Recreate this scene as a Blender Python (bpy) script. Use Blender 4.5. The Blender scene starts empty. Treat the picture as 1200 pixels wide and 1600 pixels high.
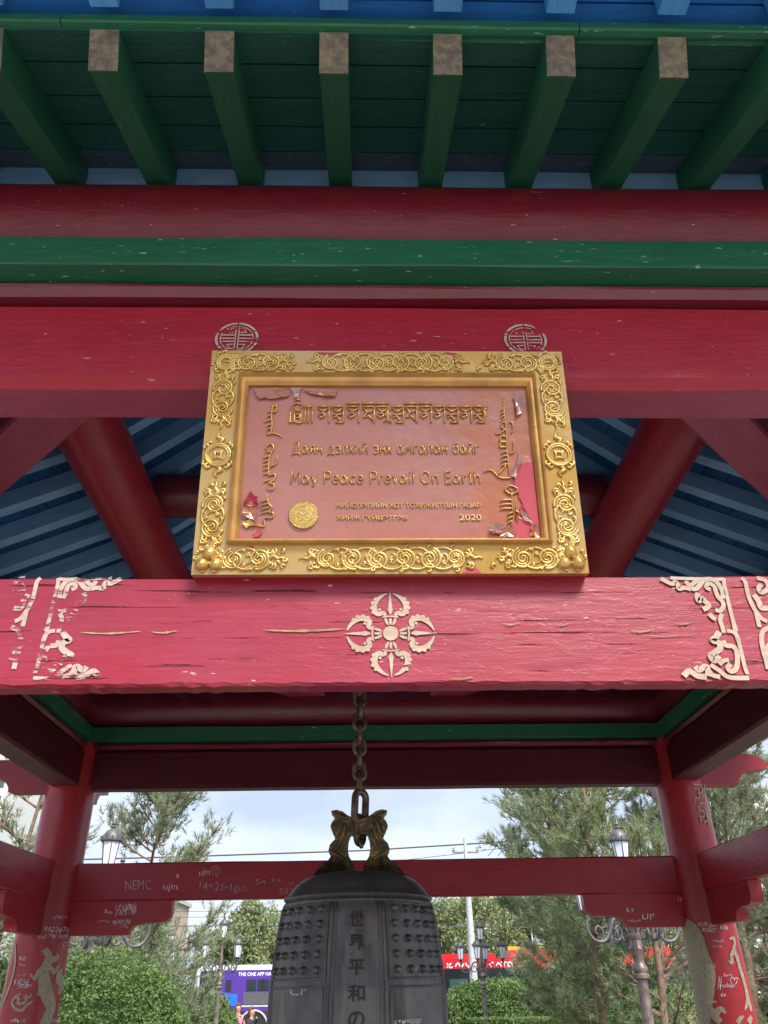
import bpy, bmesh, math, random
import numpy as np
from mathutils import Vector, Matrix, noise
from mathutils.geometry import tessellate_polygon
random.seed(7); rng = np.random.default_rng(7)
sc = bpy.context.scene
# ------------------------------------------------------------------ camera (z = 0 is eye height)
PITCH, YAW, ROLL, F = math.radians(31.47), math.radians(-1.6335), math.radians(-.9515), 1200.
def axes():
    fw = Vector((-math.sin(YAW)*math.cos(PITCH), math.cos(YAW)*math.cos(PITCH), math.sin(PITCH)))
    ri = Vector((math.cos(YAW), math.sin(YAW), 0)); up = ri.cross(fw)
    return (ri*math.cos(ROLL)+up*math.sin(ROLL), up*math.cos(ROLL)-ri*math.sin(ROLL), fw)
CR, CU, CF = axes()
cam = bpy.data.cameras.new("camera"); camo = bpy.data.objects.new("camera", cam); sc.collection.objects.link(camo)
cam.sensor_fit = 'VERTICAL'; cam.sensor_height = 36; cam.lens = F/1600*36; cam.clip_start = .05; cam.clip_end = 5000
camo.matrix_world = Matrix(((CR.x, CU.x, -CF.x, 0), (CR.y, CU.y, -CF.y, 0), (CR.z, CU.z, -CF.z, 0), (0, 0, 0, 1)))
sc.camera = camo
# ------------------------------------------------------------------ world, sun, exposure
SUN_EL, SUN_AZ = math.radians(50), math.radians(152)      # azimuth clockwise from +y
w = bpy.data.worlds.new("World"); sc.world = w; w.use_nodes = True
nt = w.node_tree; nt.nodes.clear()
def wn(t, **k):
    n = nt.nodes.new(t)
    for a, b in k.items(): setattr(n, a, b)
    return n
sky = wn('ShaderNodeTexSky', sky_type='NISHITA', sun_disc=False, sun_elevation=SUN_EL, sun_rotation=SUN_AZ, air_density=1.0, dust_density=1.5)
tc = wn('ShaderNodeTexCoord'); mp = wn('ShaderNodeMapping'); mp.inputs['Scale'].default_value = (1.5, 1.5, 4)
nz = wn('ShaderNodeTexNoise'); nz.inputs['Scale'].default_value = 1.6; nz.inputs['Detail'].default_value = 6
rp = wn('ShaderNodeValToRGB'); rp.color_ramp.elements[0].position = .35; rp.color_ramp.elements[0].color = (.86, .86, .86, 1)
rp.color_ramp.elements[1].position = .68; rp.color_ramp.elements[1].color = (.95, .95, .95, 1)
mx = wn('ShaderNodeMix', data_type='RGBA')
nz2 = wn('ShaderNodeTexNoise'); nz2.inputs['Scale'].default_value = 2.6; nz2.inputs['Detail'].default_value = 7; nz2.inputs['Roughness'].default_value = .55
cm = wn('ShaderNodeValToRGB'); cm.color_ramp.elements[0].position = .36; cm.color_ramp.elements[0].color = (.178, .207, .272, 1)
cm.color_ramp.elements[1].position = .64; cm.color_ramp.elements[1].color = (.27, .292, .342, 1)
cs = wn('ShaderNodeVectorMath', operation='SCALE'); cs.inputs['Scale'].default_value = 10.
bg = wn('ShaderNodeBackground'); bg.inputs['Strength'].default_value = .12
out = wn('ShaderNodeOutputWorld')
L = nt.links.new
L(tc.outputs['Generated'], mp.inputs['Vector']); L(mp.outputs[0], nz.inputs['Vector']); L(nz.outputs['Fac'], rp.inputs[0])
L(mp.outputs[0], nz2.inputs['Vector']); L(nz2.outputs['Fac'], cm.inputs[0]); L(cm.outputs[0], cs.inputs[0]); L(cs.outputs[0], mx.inputs[7]); L(rp.outputs[0], mx.inputs[0]); L(sky.outputs[0], mx.inputs[6]); L(mx.outputs[2], bg.inputs[0]); L(bg.outputs[0], out.inputs[0])
sl = bpy.data.lights.new("sun", 'SUN'); sl.energy = 2.6; sl.angle = math.radians(24); sl.color = (1, .95, .88)
so = bpy.data.objects.new("sun", sl); sc.collection.objects.link(so)
sd = Vector((math.sin(SUN_AZ)*math.cos(SUN_EL), math.cos(SUN_AZ)*math.cos(SUN_EL), math.sin(SUN_EL)))
so.rotation_euler = sd.to_track_quat('Z', 'Y').to_euler()
sc.view_settings.view_transform = 'Standard'; sc.view_settings.look = 'None'
sc.view_settings.exposure = 1.5; sc.view_settings.gamma = 1; sc.view_settings.use_curve_mapping = False

# ------------------------------------------------------------------ helpers
GZ, FZ = -2.25, -1.65                                      # street level, pavilion floor
def ray(px, py): return CF + CR*((px-600)/F) + CU*((800-py)/F)
def at(px, py, Y): d = ray(px, py); return d*(Y/d.y)
def link(o, parent=None):
    sc.collection.objects.link(o)
    if parent is not None: o.parent = parent
    return o
def thing(name, label, cat, loc=(0, 0, 0), rz=0, group=None):
    o = bpy.data.objects.new(name, None); link(o); o.location = loc; o.rotation_euler = (0, 0, rz); o.empty_display_size = .1
    o['label'] = label; o['category'] = cat
    if group: o['group'] = group
    return o
def tag(o, label=None, cat=None, group=None, kind=None):
    for k, v in (('label', label), ('category', cat), ('group', group), ('kind', kind)):
        if v: o[k] = v
    return o
class MB:
    def __init__(s): s.v = []; s.f = []
    def add(s, v, f):
        b = len(s.v); s.v += [tuple(p) for p in v]; s.f += [tuple(i+b for i in q) for q in f]; return s
    def box(s, x0, x1, y0, y1, z0, z1):
        return s.add([(x, y, z) for z in (z0, z1) for x, y in ((x0, y0), (x1, y0), (x1, y1), (x0, y1))],
                     [(3, 2, 1, 0), (4, 5, 6, 7), (0, 1, 5, 4), (1, 2, 6, 5), (2, 3, 7, 6), (3, 0, 4, 7)])
    def tube(s, pts, r, n=6, closed=False, flat=None, cap=True):
        pts = [Vector(p) for p in pts]; m = len(pts); rs = r if hasattr(r, '__len__') else [r]*m
        ref = None; b = len(s.v)
        for i, p in enumerate(pts):
            t = (pts[(i+1) % m]-pts[i-1]) if closed else (pts[min(i+1, m-1)]-pts[max(i-1, 0)])
            t.normalize()
            if flat is not None: a = Vector(flat)
            elif ref is None: a = Vector((0, 0, 1)) if abs(t.z) < .9 else Vector((1, 0, 0))
            else: a = ref
            a = (a - t*a.dot(t)); a.normalize(); ref = a; c = t.cross(a)
            for k in range(n):
                g = 2*math.pi*k/n; s.v.append(tuple(p + a*(rs[i]*math.cos(g)) + c*(rs[i]*math.sin(g))))
        for i in range(m if closed else m-1):
            j = (i+1) % m
            for k in range(n):
                s.f.append((b+i*n+k, b+i*n+(k+1) % n, b+j*n+(k+1) % n, b+j*n+k))
        if cap and not closed:
            s.f.append(tuple(b+k for k in range(n))[::-1]); s.f.append(tuple(b+(m-1)*n+k for k in range(n)))
        return s
    def lathe(s, prof, n=24, c=(0, 0, 0), caps=True):
        b = len(s.v); m = len(prof)
        for r, z in prof:
            for k in range(n):
                g = 2*math.pi*(k+.5)/n; s.v.append((c[0]+r*math.cos(g), c[1]+r*math.sin(g), c[2]+z))
        for i in range(m-1):
            for k in range(n): s.f.append((b+i*n+k, b+i*n+(k+1) % n, b+(i+1)*n+(k+1) % n, b+(i+1)*n+k))
        if caps:
            s.f.append(tuple(b+k for k in range(n))[::-1]); s.f.append(tuple(b+(m-1)*n+k for k in range(n)))
        return s
    def prism(s, poly, fn, h0, h1):
        n = len(poly); b = len(s.v)
        for h in (h0, h1):
            for p in poly: s.v.append(tuple(fn(p[0], p[1], h)))
        tris = tessellate_polygon([[Vector((p[0], p[1], 0)) for p in poly]])
        for t in tris:
            s.f.append((b+t[0], b+t[1], b+t[2])); s.f.append((b+n+t[2], b+n+t[1], b+n+t[0]))
        for i in range(n): j = (i+1) % n; s.f.append((b+i, b+n+i, b+n+j, b+j))
        return s
    def build(s, name, mat, parent=None, smooth=False, fix=False):
        me = bpy.data.meshes.new(name); me.from_pydata(s.v, [], s.f)
        if mat: me.materials.append(mat)
        if fix:
            bm = bmesh.new(); bm.from_mesh(me); bmesh.ops.recalc_face_normals(bm, faces=bm.faces); bm.to_mesh(me); bm.free()
        if smooth:
            me.polygons.foreach_set('use_smooth', [True]*len(me.polygons))
            if smooth == 'auto':
                me.update(); bm = bmesh.new(); bm.from_mesh(me)
                for e in bm.edges:
                    if len(e.link_faces) == 2 and e.calc_face_angle(0) > .6: e.smooth = False
                bm.to_mesh(me); bm.free()
        me.update()
        return link(bpy.data.objects.new(name, me), parent)

def beam(name, p0, p1, wd, ht, mat, parent, ch=.006, seg=None, wob=.0015, rag=0., soffit=None):
    """rectangular timber from p0 to p1 (centre line); local x runs along the grain"""
    p0, p1 = Vector(p0), Vector(p1); d = p1-p0; ln = d.length; seg = seg or max(1, int(ln/.08))
    x = d.normalized(); y = Vector((0, 0, 1)).cross(x); y.normalize(); z = x.cross(y)
    a, b, c = wd/2, ht/2, ch
    pr = [(-a+c, -b), (a-c, -b), (a, -b+c), (a, b-c), (a-c, b), (-a+c, b), (-a, b-c), (-a, -b+c)]
    o0 = random.random()*50; vs = []; fs = []; n = 8
    for i in range(seg+1):
        t = ln*i/seg - ln/2
        for k, (u, v) in enumerate(pr):
            q = noise.noise(Vector((t*3+o0, k*7.3, 0)))*wob*2 
            q2 = noise.noise(Vector((t*3+o0, k*5.1, 9)))*wob*2 + (noise.noise(Vector((t*55+o0, k//2*3.1, 15)))*rag if k in (0, 1, 7, 2) else 0)
            vs.append((t, u+q, v+q2))
    for i in range(seg):
        for k in range(n): fs.append((i*n+k, i*n+(k+1) % n, (i+1)*n+(k+1) % n, (i+1)*n+k))
    fs.append(tuple(range(n))[::-1]); fs.append(tuple(seg*n+k for k in range(n)))
    m = MB(); m.v = vs; m.f = fs; o = m.build(name, mat, parent)
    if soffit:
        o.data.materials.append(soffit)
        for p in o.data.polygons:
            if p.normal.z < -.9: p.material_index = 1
    M = Matrix.Identity(4)
    for i in range(3): M[i][0] = x[i]; M[i][1] = y[i]; M[i][2] = z[i]; M[i][3] = (p0[i]+p1[i])/2
    o.matrix_basis = M
    return o
def roundbeam(name, p0, p1, r, mat, parent, n=28):
    p0, p1 = Vector(p0), Vector(p1); d = p1-p0; ln = d.length; seg = max(2, int(ln/.1)); o0 = random.random()*50
    x = d.normalized(); h = Vector((0, 0, 1)) if abs(x.z) < .9 else Vector((0, 1, 0)); y = h.cross(x); y.normalize(); z = x.cross(y)
    vs = []; fs = []
    for i in range(seg+1):
        t = ln*i/seg-ln/2
        for k in range(n):
            g = 2*math.pi*k/n; rr = r*(1+.012*noise.noise(Vector((t*1.5+o0, math.cos(g)*1.3, math.sin(g)*1.3))))
            vs.append((t, rr*math.cos(g), rr*math.sin(g)))
    for i in range(seg):
        for k in range(n): fs.append((i*n+k, i*n+(k+1) % n, (i+1)*n+(k+1) % n, (i+1)*n+k))
    fs.append(tuple(range(n))[::-1]); fs.append(tuple(seg*n+k for k in range(n)))
    m = MB(); m.v = vs; m.f = fs; o = m.build(name, mat, parent, smooth='auto')
    M = Matrix.Identity(4)
    for i in range(3): M[i][0] = x[i]; M[i][1] = y[i]; M[i][2] = z[i]; M[i][3] = (p0[i]+p1[i])/2
    o.matrix_basis = M
    return o

# ------------------------------------------------------------------ materials
MATS = {}
class NG:
    def __init__(s, name):
        s.m = bpy.data.materials.new(name); s.m.use_nodes = True; s.t = s.m.node_tree; s.b = s.t.nodes['Principled BSDF']
        s.co = s.t.nodes.new('ShaderNodeTexCoord').outputs['Object']; MATS[name] = s.m
        s.rnd = s.t.nodes.new('ShaderNodeObjectInfo').outputs['Random']
    def n(s, t): return s.t.nodes.new(t)
    def l(s, a, b): s.t.links.new(a, b)
    def noise(s, scale, sv=(1, 1, 1), det=4, rough=.55, dist=0., off=True):
        mp = s.n('ShaderNodeMapping'); mp.inputs['Scale'].default_value = sv; s.l(s.co, mp.inputs[0])
        v = mp.outputs[0]
        if off:
            ad = s.n('ShaderNodeVectorMath'); mu = s.n('ShaderNodeMath'); mu.operation = 'MULTIPLY'; mu.inputs[1].default_value = 37.
            s.l(s.rnd, mu.inputs[0]); s.l(v, ad.inputs[0]); s.l(mu.outputs[0], ad.inputs[1]); v = ad.outputs[0]
        t = s.n('ShaderNodeTexNoise'); t.inputs['Scale'].default_value = scale; t.inputs['Detail'].default_value = det
        t.inputs['Roughness'].default_value = rough; t.inputs['Distortion'].default_value = dist
        s.l(v, t.inputs['Vector']); return t.outputs['Fac']
    def ramp(s, x, a, b, ca=(0, 0, 0, 1), cb=(1, 1, 1, 1)):
        r = s.n('ShaderNodeValToRGB'); r.color_ramp.elements[0].position = a; r.color_ramp.elements[1].position = b
        r.color_ramp.elements[0].color = ca; r.color_ramp.elements[1].color = cb; s.l(x, r.inputs[0]); return r.outputs[0]
    def mix(s, f, a, b, mode='MIX'):
        m = s.n('ShaderNodeMix'); m.data_type = 'RGBA'; m.blend_type = mode
        for i, x in ((0, f), (6, a), (7, b)):
            if hasattr(x, 'links'): s.l(x, m.inputs[i])
            else: m.inputs[i].default_value = x if i == 0 else (*x[:3], 1)
        return m.outputs[2]
    def mul(s, a, b):
        m = s.n('ShaderNodeMath'); m.operation = 'MULTIPLY'
        for i, x in enumerate((a, b)):
            if hasattr(x, 'links'): s.l(x, m.inputs[i])
            else: m.inputs[i].default_value = x
        return m.outputs[0]
    def bump(s, h, d, st=1., prev=None):
        b = s.n('ShaderNodeBump'); b.inputs['Strength'].default_value = st; b.inputs['Distance'].default_value = d
        s.l(h, b.inputs['Height'])
        if prev is not None: s.l(prev, b.inputs['Normal'])
        s.l(b.outputs[0], s.b.inputs['Normal']); return b.outputs[0]
    def col(s, c):
        if hasattr(c, 'links'): s.l(c, s.b.inputs['Base Color'])
        else: s.b.inputs['Base Color'].default_value = (*c, 1)
    def set(s, **k):
        for a, b in k.items():
            i = s.b.inputs[a.replace('_', ' ')]
            if hasattr(b, 'links'): s.l(b, i)
            else: i.default_value = b
        return s
def paint(name, base, fade, chip=(.55, .42, .36), rough=.36, chips=.70, crack=.0, grain=1., fadeamt=.6, sp=.5, varb=.12):
    g = NG(name)
    big = g.noise(2.2, (1, 1.6, 1.6), 4, .6)
    c = g.mix(g.mul(g.ramp(big, .38, .66), fadeamt), base, fade)
    c = g.mix(g.mul(g.ramp(g.noise(9, (1, 3, 3), 5, .65), .45, .75), .35), c, tuple(x*.55 for x in base))
    gr = g.noise(14, (.5, 9, 9), 5, .6)
    c = g.mix(g.mul(g.ramp(gr, .5, .8), .25), c, tuple(min(1, x*1.5+.03) for x in fade))
    # sparse scratches and chips where the paint has gone
    ch = g.mul(g.ramp(g.noise(26, (.55, 2.2, 2.2), 5, .7), chips, chips+.02), g.ramp(g.noise(2.7, det=2), .45, .6))
    ch2 = g.ramp(g.noise(130, (.3, 1.2, 1.2), 2, .5), chips+.065, chips+.09)
    c = g.mix(ch, c, chip); c = g.mix(g.mul(ch2, .8), c, chip)
    h = gr
    n = g.bump(g.noise(22, (.6, 5, 5), 6, .65), .0018*grain, .5)
    if crack:
        ck = g.ramp(g.noise(7.5, (.42, 15, 15), 6, .62, .15), .285+.05*crack, .315+.055*crack, (1, 1, 1, 1), (0, 0, 0, 1))
        c = g.mix(g.mul(ck, .85), c, tuple(x*.16 for x in base))
        n = g.bump(ck, -.004, .9, n)
    fl = g.ramp(g.noise(34, (.8, 1.6, 1.6), 4, .6), .52, .56)
    n = g.bump(fl, .00035, .4*grain, n)
    hv = g.n('ShaderNodeHueSaturation'); g.l(c, hv.inputs['Color'])
    v = g.n('ShaderNodeMapRange'); v.inputs[3].default_value = 1-varb; v.inputs[4].default_value = 1+varb; g.l(g.rnd, v.inputs[0]); g.l(v.outputs[0], hv.inputs['Value'])
    g.col(hv.outputs[0])
    r = g.n('ShaderNodeMapRange'); r.inputs[3].default_value = rough-.1; r.inputs[4].default_value = rough+.22; g.l(g.noise(6, (1, 3, 3), 5), r.inputs[0])
    g.set(Roughness=r.outputs[0], Specular_IOR_Level=sp)
    return g.m
RED = (.34, .008, .020)
M_redfront = paint('red_paint_front_rail', (.30, .0065, .019), (.30, .024, .056), rough=.34, crack=1., chips=.675, grain=.8, fadeamt=.8, sp=.6)  # the pinker second tone puts the sky's sheen into the paint colour
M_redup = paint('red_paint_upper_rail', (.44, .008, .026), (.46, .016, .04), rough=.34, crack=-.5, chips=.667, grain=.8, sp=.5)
M_red = paint('red_paint', RED, (.30, .03, .05), rough=.28, crack=-.5, chips=.70, sp=.5)
M_redcol = paint('red_paint_columns', (.36, .009, .017), (.34, .02, .035), rough=.25, chips=.70, varb=.04, sp=.6)
M_reddk = paint('dark_red_paint', (.16, .007, .016), (.18, .02, .036), rough=.26, chips=.70, sp=.8, grain=1.5)
M_redmid = paint('mid_red_paint', (.19, .007, .02), (.2, .016, .035), rough=.3, crack=-.5, chips=.68, sp=.6, grain=1.5)  # darker red for the front eave purlin
M_mauve = paint('mauve_red_plaza_sheen', (.36, .045, .085), (.38, .07, .12), rough=.4, chips=.70, sp=.5)  # undersides and cross beams: plaza reflection put into the colour as mauve
M_redin = paint('inner_shade_red_paint', (.075, .003, .010), (.09, .008, .02), rough=.4, chips=.73, sp=.4)  # darker copy of the red: shade under the roof put into the colour
M_green = paint('green_paint', (.012, .115, .050), (.02, .15, .075), chip=(.3, .45, .34), rough=.42, crack=-.4, chips=.645)
M_greenr = paint('green_paint_rafters', (.014, .11, .055), (.022, .13, .07), chip=(.25, .33, .25), rough=.45, chips=.70, grain=1.4)
M_greenp = paint('green_paint_planks', (.011, .095, .07), (.018, .12, .09), chip=(.2, .36, .3), rough=.5, chips=.67, grain=2.)
M_blue = paint('blue_paint_eave', (.018, .16, .52), (.03, .21, .60), chip=(.5, .6, .7), rough=.5, chips=.70)
M_bluef = paint('bright_blue_rafter_paint', (.06, .27, .62), (.10, .33, .68), chip=(.6, .7, .8), rough=.45, chips=.69)
M_bluel = paint('light_blue_paint', (.19, .38, .62), (.26, .46, .68), chip=(.6, .65, .7), rough=.5, chips=.7)
M_blued = paint('dark_blue_paint', (.016, .10, .25), (.024, .12, .29), chip=(.1, .2, .3), rough=.55, chips=.72)
M_grayp = paint('weathered_blue_grey_paint', (.06, .09, .13), (.09, .12, .16), chip=(.3, .4, .4), rough=.6, chips=.62, grain=2.)

def simple(name, c, rough=.6, metal=0., bumpd=0., bs=30, var=.2, sp=.5, c2=None):
    g = NG(name); b = g.noise(bs/3, det=5)
    cc = g.mix(g.ramp(b, .35, .7), tuple(x*(1-var) for x in c), c2 or tuple(min(1, x*(1+var)) for x in c)); g.col(cc)
    g.set(Roughness=rough, Metallic=metal, Specular_IOR_Level=sp)
    if bumpd: g.bump(g.noise(bs, det=6, rough=.65), bumpd)
    return g.m
def gilt():
    g = NG('worn_gold_rafter_ends'); n1 = g.noise(60, det=6, rough=.7)
    c = g.mix(g.ramp(n1, .42, .68), (.16, .125, .095), (.36, .27, .15)); c = g.mix(g.ramp(g.noise(14), .55, .8), c, (.09, .07, .06)); g.col(c)
    g.set(Roughness=.5, Metallic=.35); g.bump(n1, .004); return g.m
M_gilt = gilt()
def goldm():
    g = NG('gold_leaf'); c = g.mix(g.ramp(g.noise(18, det=5), .35, .65), (.60, .37, .10), (.78, .54, .20))
    c = g.mix(g.ramp(g.noise(55, det=5, rough=.7), .62, .70), c, (.42, .23, .06)); g.col(c)
    g.set(Roughness=.36, Metallic=.75, Specular_IOR_Level=.6); g.bump(g.noise(160, det=3), .0006); return g.m
M_gold = goldm()
M_goldlet = simple('orange_gold_paint', (.62, .33, .10), .3, .6, .0008, 60, .2, .6)
def goldground():
    g = NG('gilded_frame_board'); n1 = g.noise(7, det=6, rough=.62)
    c = g.mix(g.ramp(n1, .42, .60), (.56, .36, .13), (.54, .29, .055)); c = g.mix(g.ramp(g.noise(13, det=5), .55, .66), c, (.52, .30, .14)); g.col(c)
    g.set(Roughness=.24, Metallic=.45, Specular_IOR_Level=.7); g.bump(g.noise(30, det=5), .0012); return g.m
M_goldgr = goldground()
M_stencil = None
def stencil(name, lo, c=(.56, .41, .30), scales=False):
    g = NG(name); cc = g.mix(g.ramp(g.noise(40, (.5, 2, 2), 5, .7), .35, .65), c, tuple(x*.7 for x in c))
    if scales:
        v = g.n('ShaderNodeTexVoronoi'); v.feature = 'DISTANCE_TO_EDGE'; v.inputs['Scale'].default_value = 75; g.l(g.co, v.inputs['Vector'])
        cc = g.mix(g.ramp(v.outputs['Distance'], .03, .09, (1, 1, 1, 1), (0, 0, 0, 1)), cc, tuple(x*.5 for x in c))
    g.col(cc)
    g.set(Roughness=.55, Alpha=g.ramp(g.noise(15, (.7, 2.5, 2.5), 6, .7), lo, lo+.05)); g.bump(g.noise(60, det=4), .001)
    return g.m
M_sten = stencil('gold_stencil_paint', .32); M_stenworn = stencil('gold_stencil_paint_worn', .43, (.62, .46, .38))
M_stencol = stencil('gold_column_paint', .22, (.50, .41, .27), True)
M_marker = simple('white_marker', (.75, .72, .72), .6)
M_scratch = simple('pale_scratch', (.48, .30, .30), .6)
M_wood = simple('bare_wood', (.40, .26, .14), .8, bumpd=.004, bs=60, var=.35)
M_pink = simple('bare_pink_primer', (.50, .06, .09), .7, var=.06)
def panelm():
    g = NG('peeling_glossy_panel')
    sep = g.n('ShaderNodeSeparateXYZ'); g.l(g.co, sep.inputs[0])
    mr = g.n('ShaderNodeMapRange'); mr.inputs[1].default_value = .10; mr.inputs[2].default_value = .26; mr.inputs[3].default_value = 0.; mr.inputs[4].default_value = .36; g.l(sep.outputs[0], mr.inputs[0])
    ad = g.n('ShaderNodeMath'); ad.operation = 'ADD'; g.l(mr.outputs[0], ad.inputs[0]); g.l(g.noise(11, det=6, rough=.7, off=False), ad.inputs[1])
    f = g.ramp(ad.outputs[0], .60, .70)
    base = g.mix(g.ramp(g.noise(5, det=5, off=False), .35, .65), (.40, .12, .075), (.39, .15, .115))  # pinkish base paints the sky's reflection onto the orange-brown film
    c = g.mix(f, base, (.42, .11, .035)); c = g.mix(g.ramp(g.noise(90, det=2, off=False), .73, .76), c, (.25, .05, .04)); g.col(c)
    g.set(Roughness=.3, Specular_IOR_Level=.6, Coat_Weight=.6, Coat_Roughness=.16)
    g.bump(g.noise(50, det=5, off=False), .0012, 1., g.bump(g.noise(8, det=3, off=False), .004, .8)); return g.m
M_panel = panelm()
def flake(name, c):
    g = NG(name); g.col(g.mix(g.noise(20), c, tuple(x*.6 for x in c))); g.set(Roughness=.2, Coat_Weight=.8, Specular_IOR_Level=.8); g.bump(g.noise(40), .002); return g.m
M_flake = flake('peeling_varnish_flake', (.45, .12, .04)); M_flakep = flake('pale_peeling_flake', (.44, .20, .18))
def bronze():
    g = NG('weathered_bronze'); c = g.mix(g.ramp(g.noise(6, det=6, rough=.65), .35, .7), (.075, .075, .078), (.19, .185, .18))
    c = g.mix(g.ramp(g.noise(60, det=4, rough=.75), .66, .72), c, (.22, .22, .22)); c = g.mix(g.ramp(g.noise(3.5, det=6), .55, .75), c, (.14, .105, .075)); g.col(c)
    c = g.mix(g.mul(g.ramp(g.noise(10, (2.2, 2.2, .25), 5, .65), .5, .7), .55), c, (.26, .25, .23)); g.col(c)
    g.set(Roughness=.38, Metallic=.45, Specular_IOR_Level=.5); g.bump(g.noise(90, det=5, rough=.7), .0012); return g.m
M_bronze = bronze()
def crownm():
    g = NG('gilded_bronze_crown'); c = g.mix(g.ramp(g.noise(18, det=5, rough=.7), .42, .66), (.07, .055, .035), (.36, .24, .09)); g.col(c)
    g.set(Roughness=.4, Metallic=.6); g.bump(g.noise(45, det=5), .004); return g.m
M_crown = crownm()
M_bossl = simple('bronze_lettering', (.05, .034, .024), .5, .3, .001, 90)
M_chain = simple('rusty_chain_metal', (.17, .12, .07), .45, .6, .0015, 120, .5)
M_pole = simple('old_bronze_pole', (.24, .18, .165), .45, .5, .003, 30, .4)
M_iron = simple('dark_iron', (.14, .13, .135), .5, .4, .001, 60)
def glassm(name, c, r=.15, em=0):
    g = NG(name); g.col(c); g.set(Roughness=r, Specular_IOR_Level=.6); return g.m
M_lglass = glassm('milk_glass', (.80, .84, .94)); M_busglass = glassm('dark_bus_glass', (.018, .024, .03), .06)
M_glassg = glassm('green_tinted_glass', (.05, .10, .09), .06)
M_purple = simple('purple_vinyl', (.09, .035, .30), .35, var=.08); M_white = simple('white_vehicle_paint', (.70, .74, .78), .3, var=.05)
M_ltext = simple('white_lettering', (.8, .8, .82), .5, var=.02); M_busred = simple('red_vehicle_paint', (.60, .02, .03), .35, var=.1)
M_black = simple('black_rubber', (.02, .02, .022), .7); M_grey = simple('grey_panel', (.10, .10, .11), .5)
M_bluev = simple('blue_vinyl', (.02, .16, .62), .4, var=.05); M_yel = simple('yellow_sign_paint', (.75, .42, .03), .5)
M_conc = simple('pale_concrete_pole', (.50, .50, .50), .8, bumpd=.003); M_steel = simple('grey_steel_pole', (.30, .32, .33), .6)
M_plaza = simple('paving_stone', (.32, .315, .30), .85, bumpd=.004, bs=20); M_floor = simple('dark_granite_floor', (.055, .05, .05), .8, bumpd=.003, bs=20); M_road = simple('asphalt', (.06, .06, .062), .9, bumpd=.004, bs=40)
M_grass = simple('grass', (.06, .10, .03), .9, bumpd=.02, bs=60)
M_tile = simple('green_glazed_tile', (.02, .10, .05), .3, var=.3)
def leafm(name, a, b):
    g = NG(name); g.col(g.mix(g.ramp(g.noise(1.3, det=4, rough=.7), .35, .65), a, b)); g.set(Roughness=.55, Specular_IOR_Level=.35)
    tr = g.n('ShaderNodeBsdfTranslucent'); g.l(g.b.inputs['Base Color'].links[0].from_socket, tr.inputs[0])
    ms = g.n('ShaderNodeMixShader'); ms.inputs[0].default_value = .28; g.l(g.b.outputs[0], ms.inputs[1]); g.l(tr.outputs[0], ms.inputs[2])
    g.l(ms.outputs[0], g.t.nodes['Material Output'].inputs[0]); return g.m
M_pine = leafm('pine_needles', (.20, .26, .12), (.31, .36, .19)); M_pine2 = leafm('grey_green_pine_needles', (.24, .28, .17), (.35, .39, .25))
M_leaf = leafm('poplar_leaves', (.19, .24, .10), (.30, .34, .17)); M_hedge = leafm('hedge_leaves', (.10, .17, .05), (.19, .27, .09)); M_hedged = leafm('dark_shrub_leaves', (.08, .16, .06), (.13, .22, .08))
M_bark = simple('pine_bark', (.20, .13, .09), .9, bumpd=.01, bs=30, var=.4)
M_bldg = simple('beige_render', (.48, .38, .29), .9, var=.08); M_bldgw = simple('white_cladding', (.66, .66, .66), .8, var=.04); M_win = glassm('window_glass', (.08, .10, .12), .1)
M_hill = simple('hazy_blue_hill', (.22, .29, .36), 1., var=.08)
M_skin = simple('skin', (.50, .28, .20), .6, var=.05); M_hair = simple('brown_hair', (.10, .045, .025), .5); M_cdark = simple('dark_cloth', (.03, .03, .045), .9); M_cpink = simple('pink_cloth', (.55, .24, .30), .9); M_cwhite = simple('white_cloth', (.7, .7, .7), .9)

# ------------------------------------------------------------------ text and decal helpers
def text_mesh(body, offset=0., res=3, shear=0.):
    cu = bpy.data.curves.new('t', 'FONT'); cu.body = body; cu.resolution_u = res; cu.offset = offset; cu.shear = shear
    ob = bpy.data.objects.new('t', cu); sc.collection.objects.link(ob); dg = bpy.context.evaluated_depsgraph_get(); dg.update()
    me = bpy.data.meshes.new_from_object(ob.evaluated_get(dg)); v = [tuple(p.co[:2]) for p in me.vertices]; f = [tuple(p.vertices) for p in me.polygons]
    bpy.data.objects.remove(ob); bpy.data.curves.remove(cu); bpy.data.meshes.remove(me)
    return v, f
def put_text(mb, body, fn, u0, u1, v0, v1, th=.002, base=0., **k):
    """fit the glyph box of body into u0..u1, v0..v1 of the surface fn(u, v, height), as a raised slab"""
    v, f = text_mesh(body, **k)
    if not v: return
    xs = [p[0] for p in v]; ys = [p[1] for p in v]; x0, x1, y0, y1 = min(xs), max(xs), min(ys), max(ys)
    b = len(mb.v); n = len(v)
    uv = [(u0+(x-x0)/(x1-x0+1e-9)*(u1-u0), v0+(y-y0)/(y1-y0+1e-9)*(v1-v0)) for x, y in v]
    for h in (base, base+th): mb.v += [tuple(fn(a, c, h)) for a, c in uv]
    ed = {}
    for q in f:
        mb.f.append(tuple(b+n+i for i in q))
        for i in range(len(q)): ed[(q[i], q[(i+1) % len(q)])] = 1
    for (i, j) in ed:
        if (j, i) not in ed: mb.f.append((b+i, b+j, b+n+j, b+n+i))
def smooth_path(pts, k=5):
    P = [Vector((*p[:2], p[2] if len(p) > 2 else 0)) for p in pts]; o = []
    for i in range(len(P)-1):
        a, b, c, d = P[max(i-1, 0)], P[i], P[i+1], P[min(i+2, len(P)-1)]
        for j in range(k):
            t = j/k; o.append(.5*((2*b)+(c-a)*t+(2*a-5*b+4*c-d)*t*t+(3*b-a-3*c+d)*t**3))
    o.append(P[-1]); return o
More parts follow.
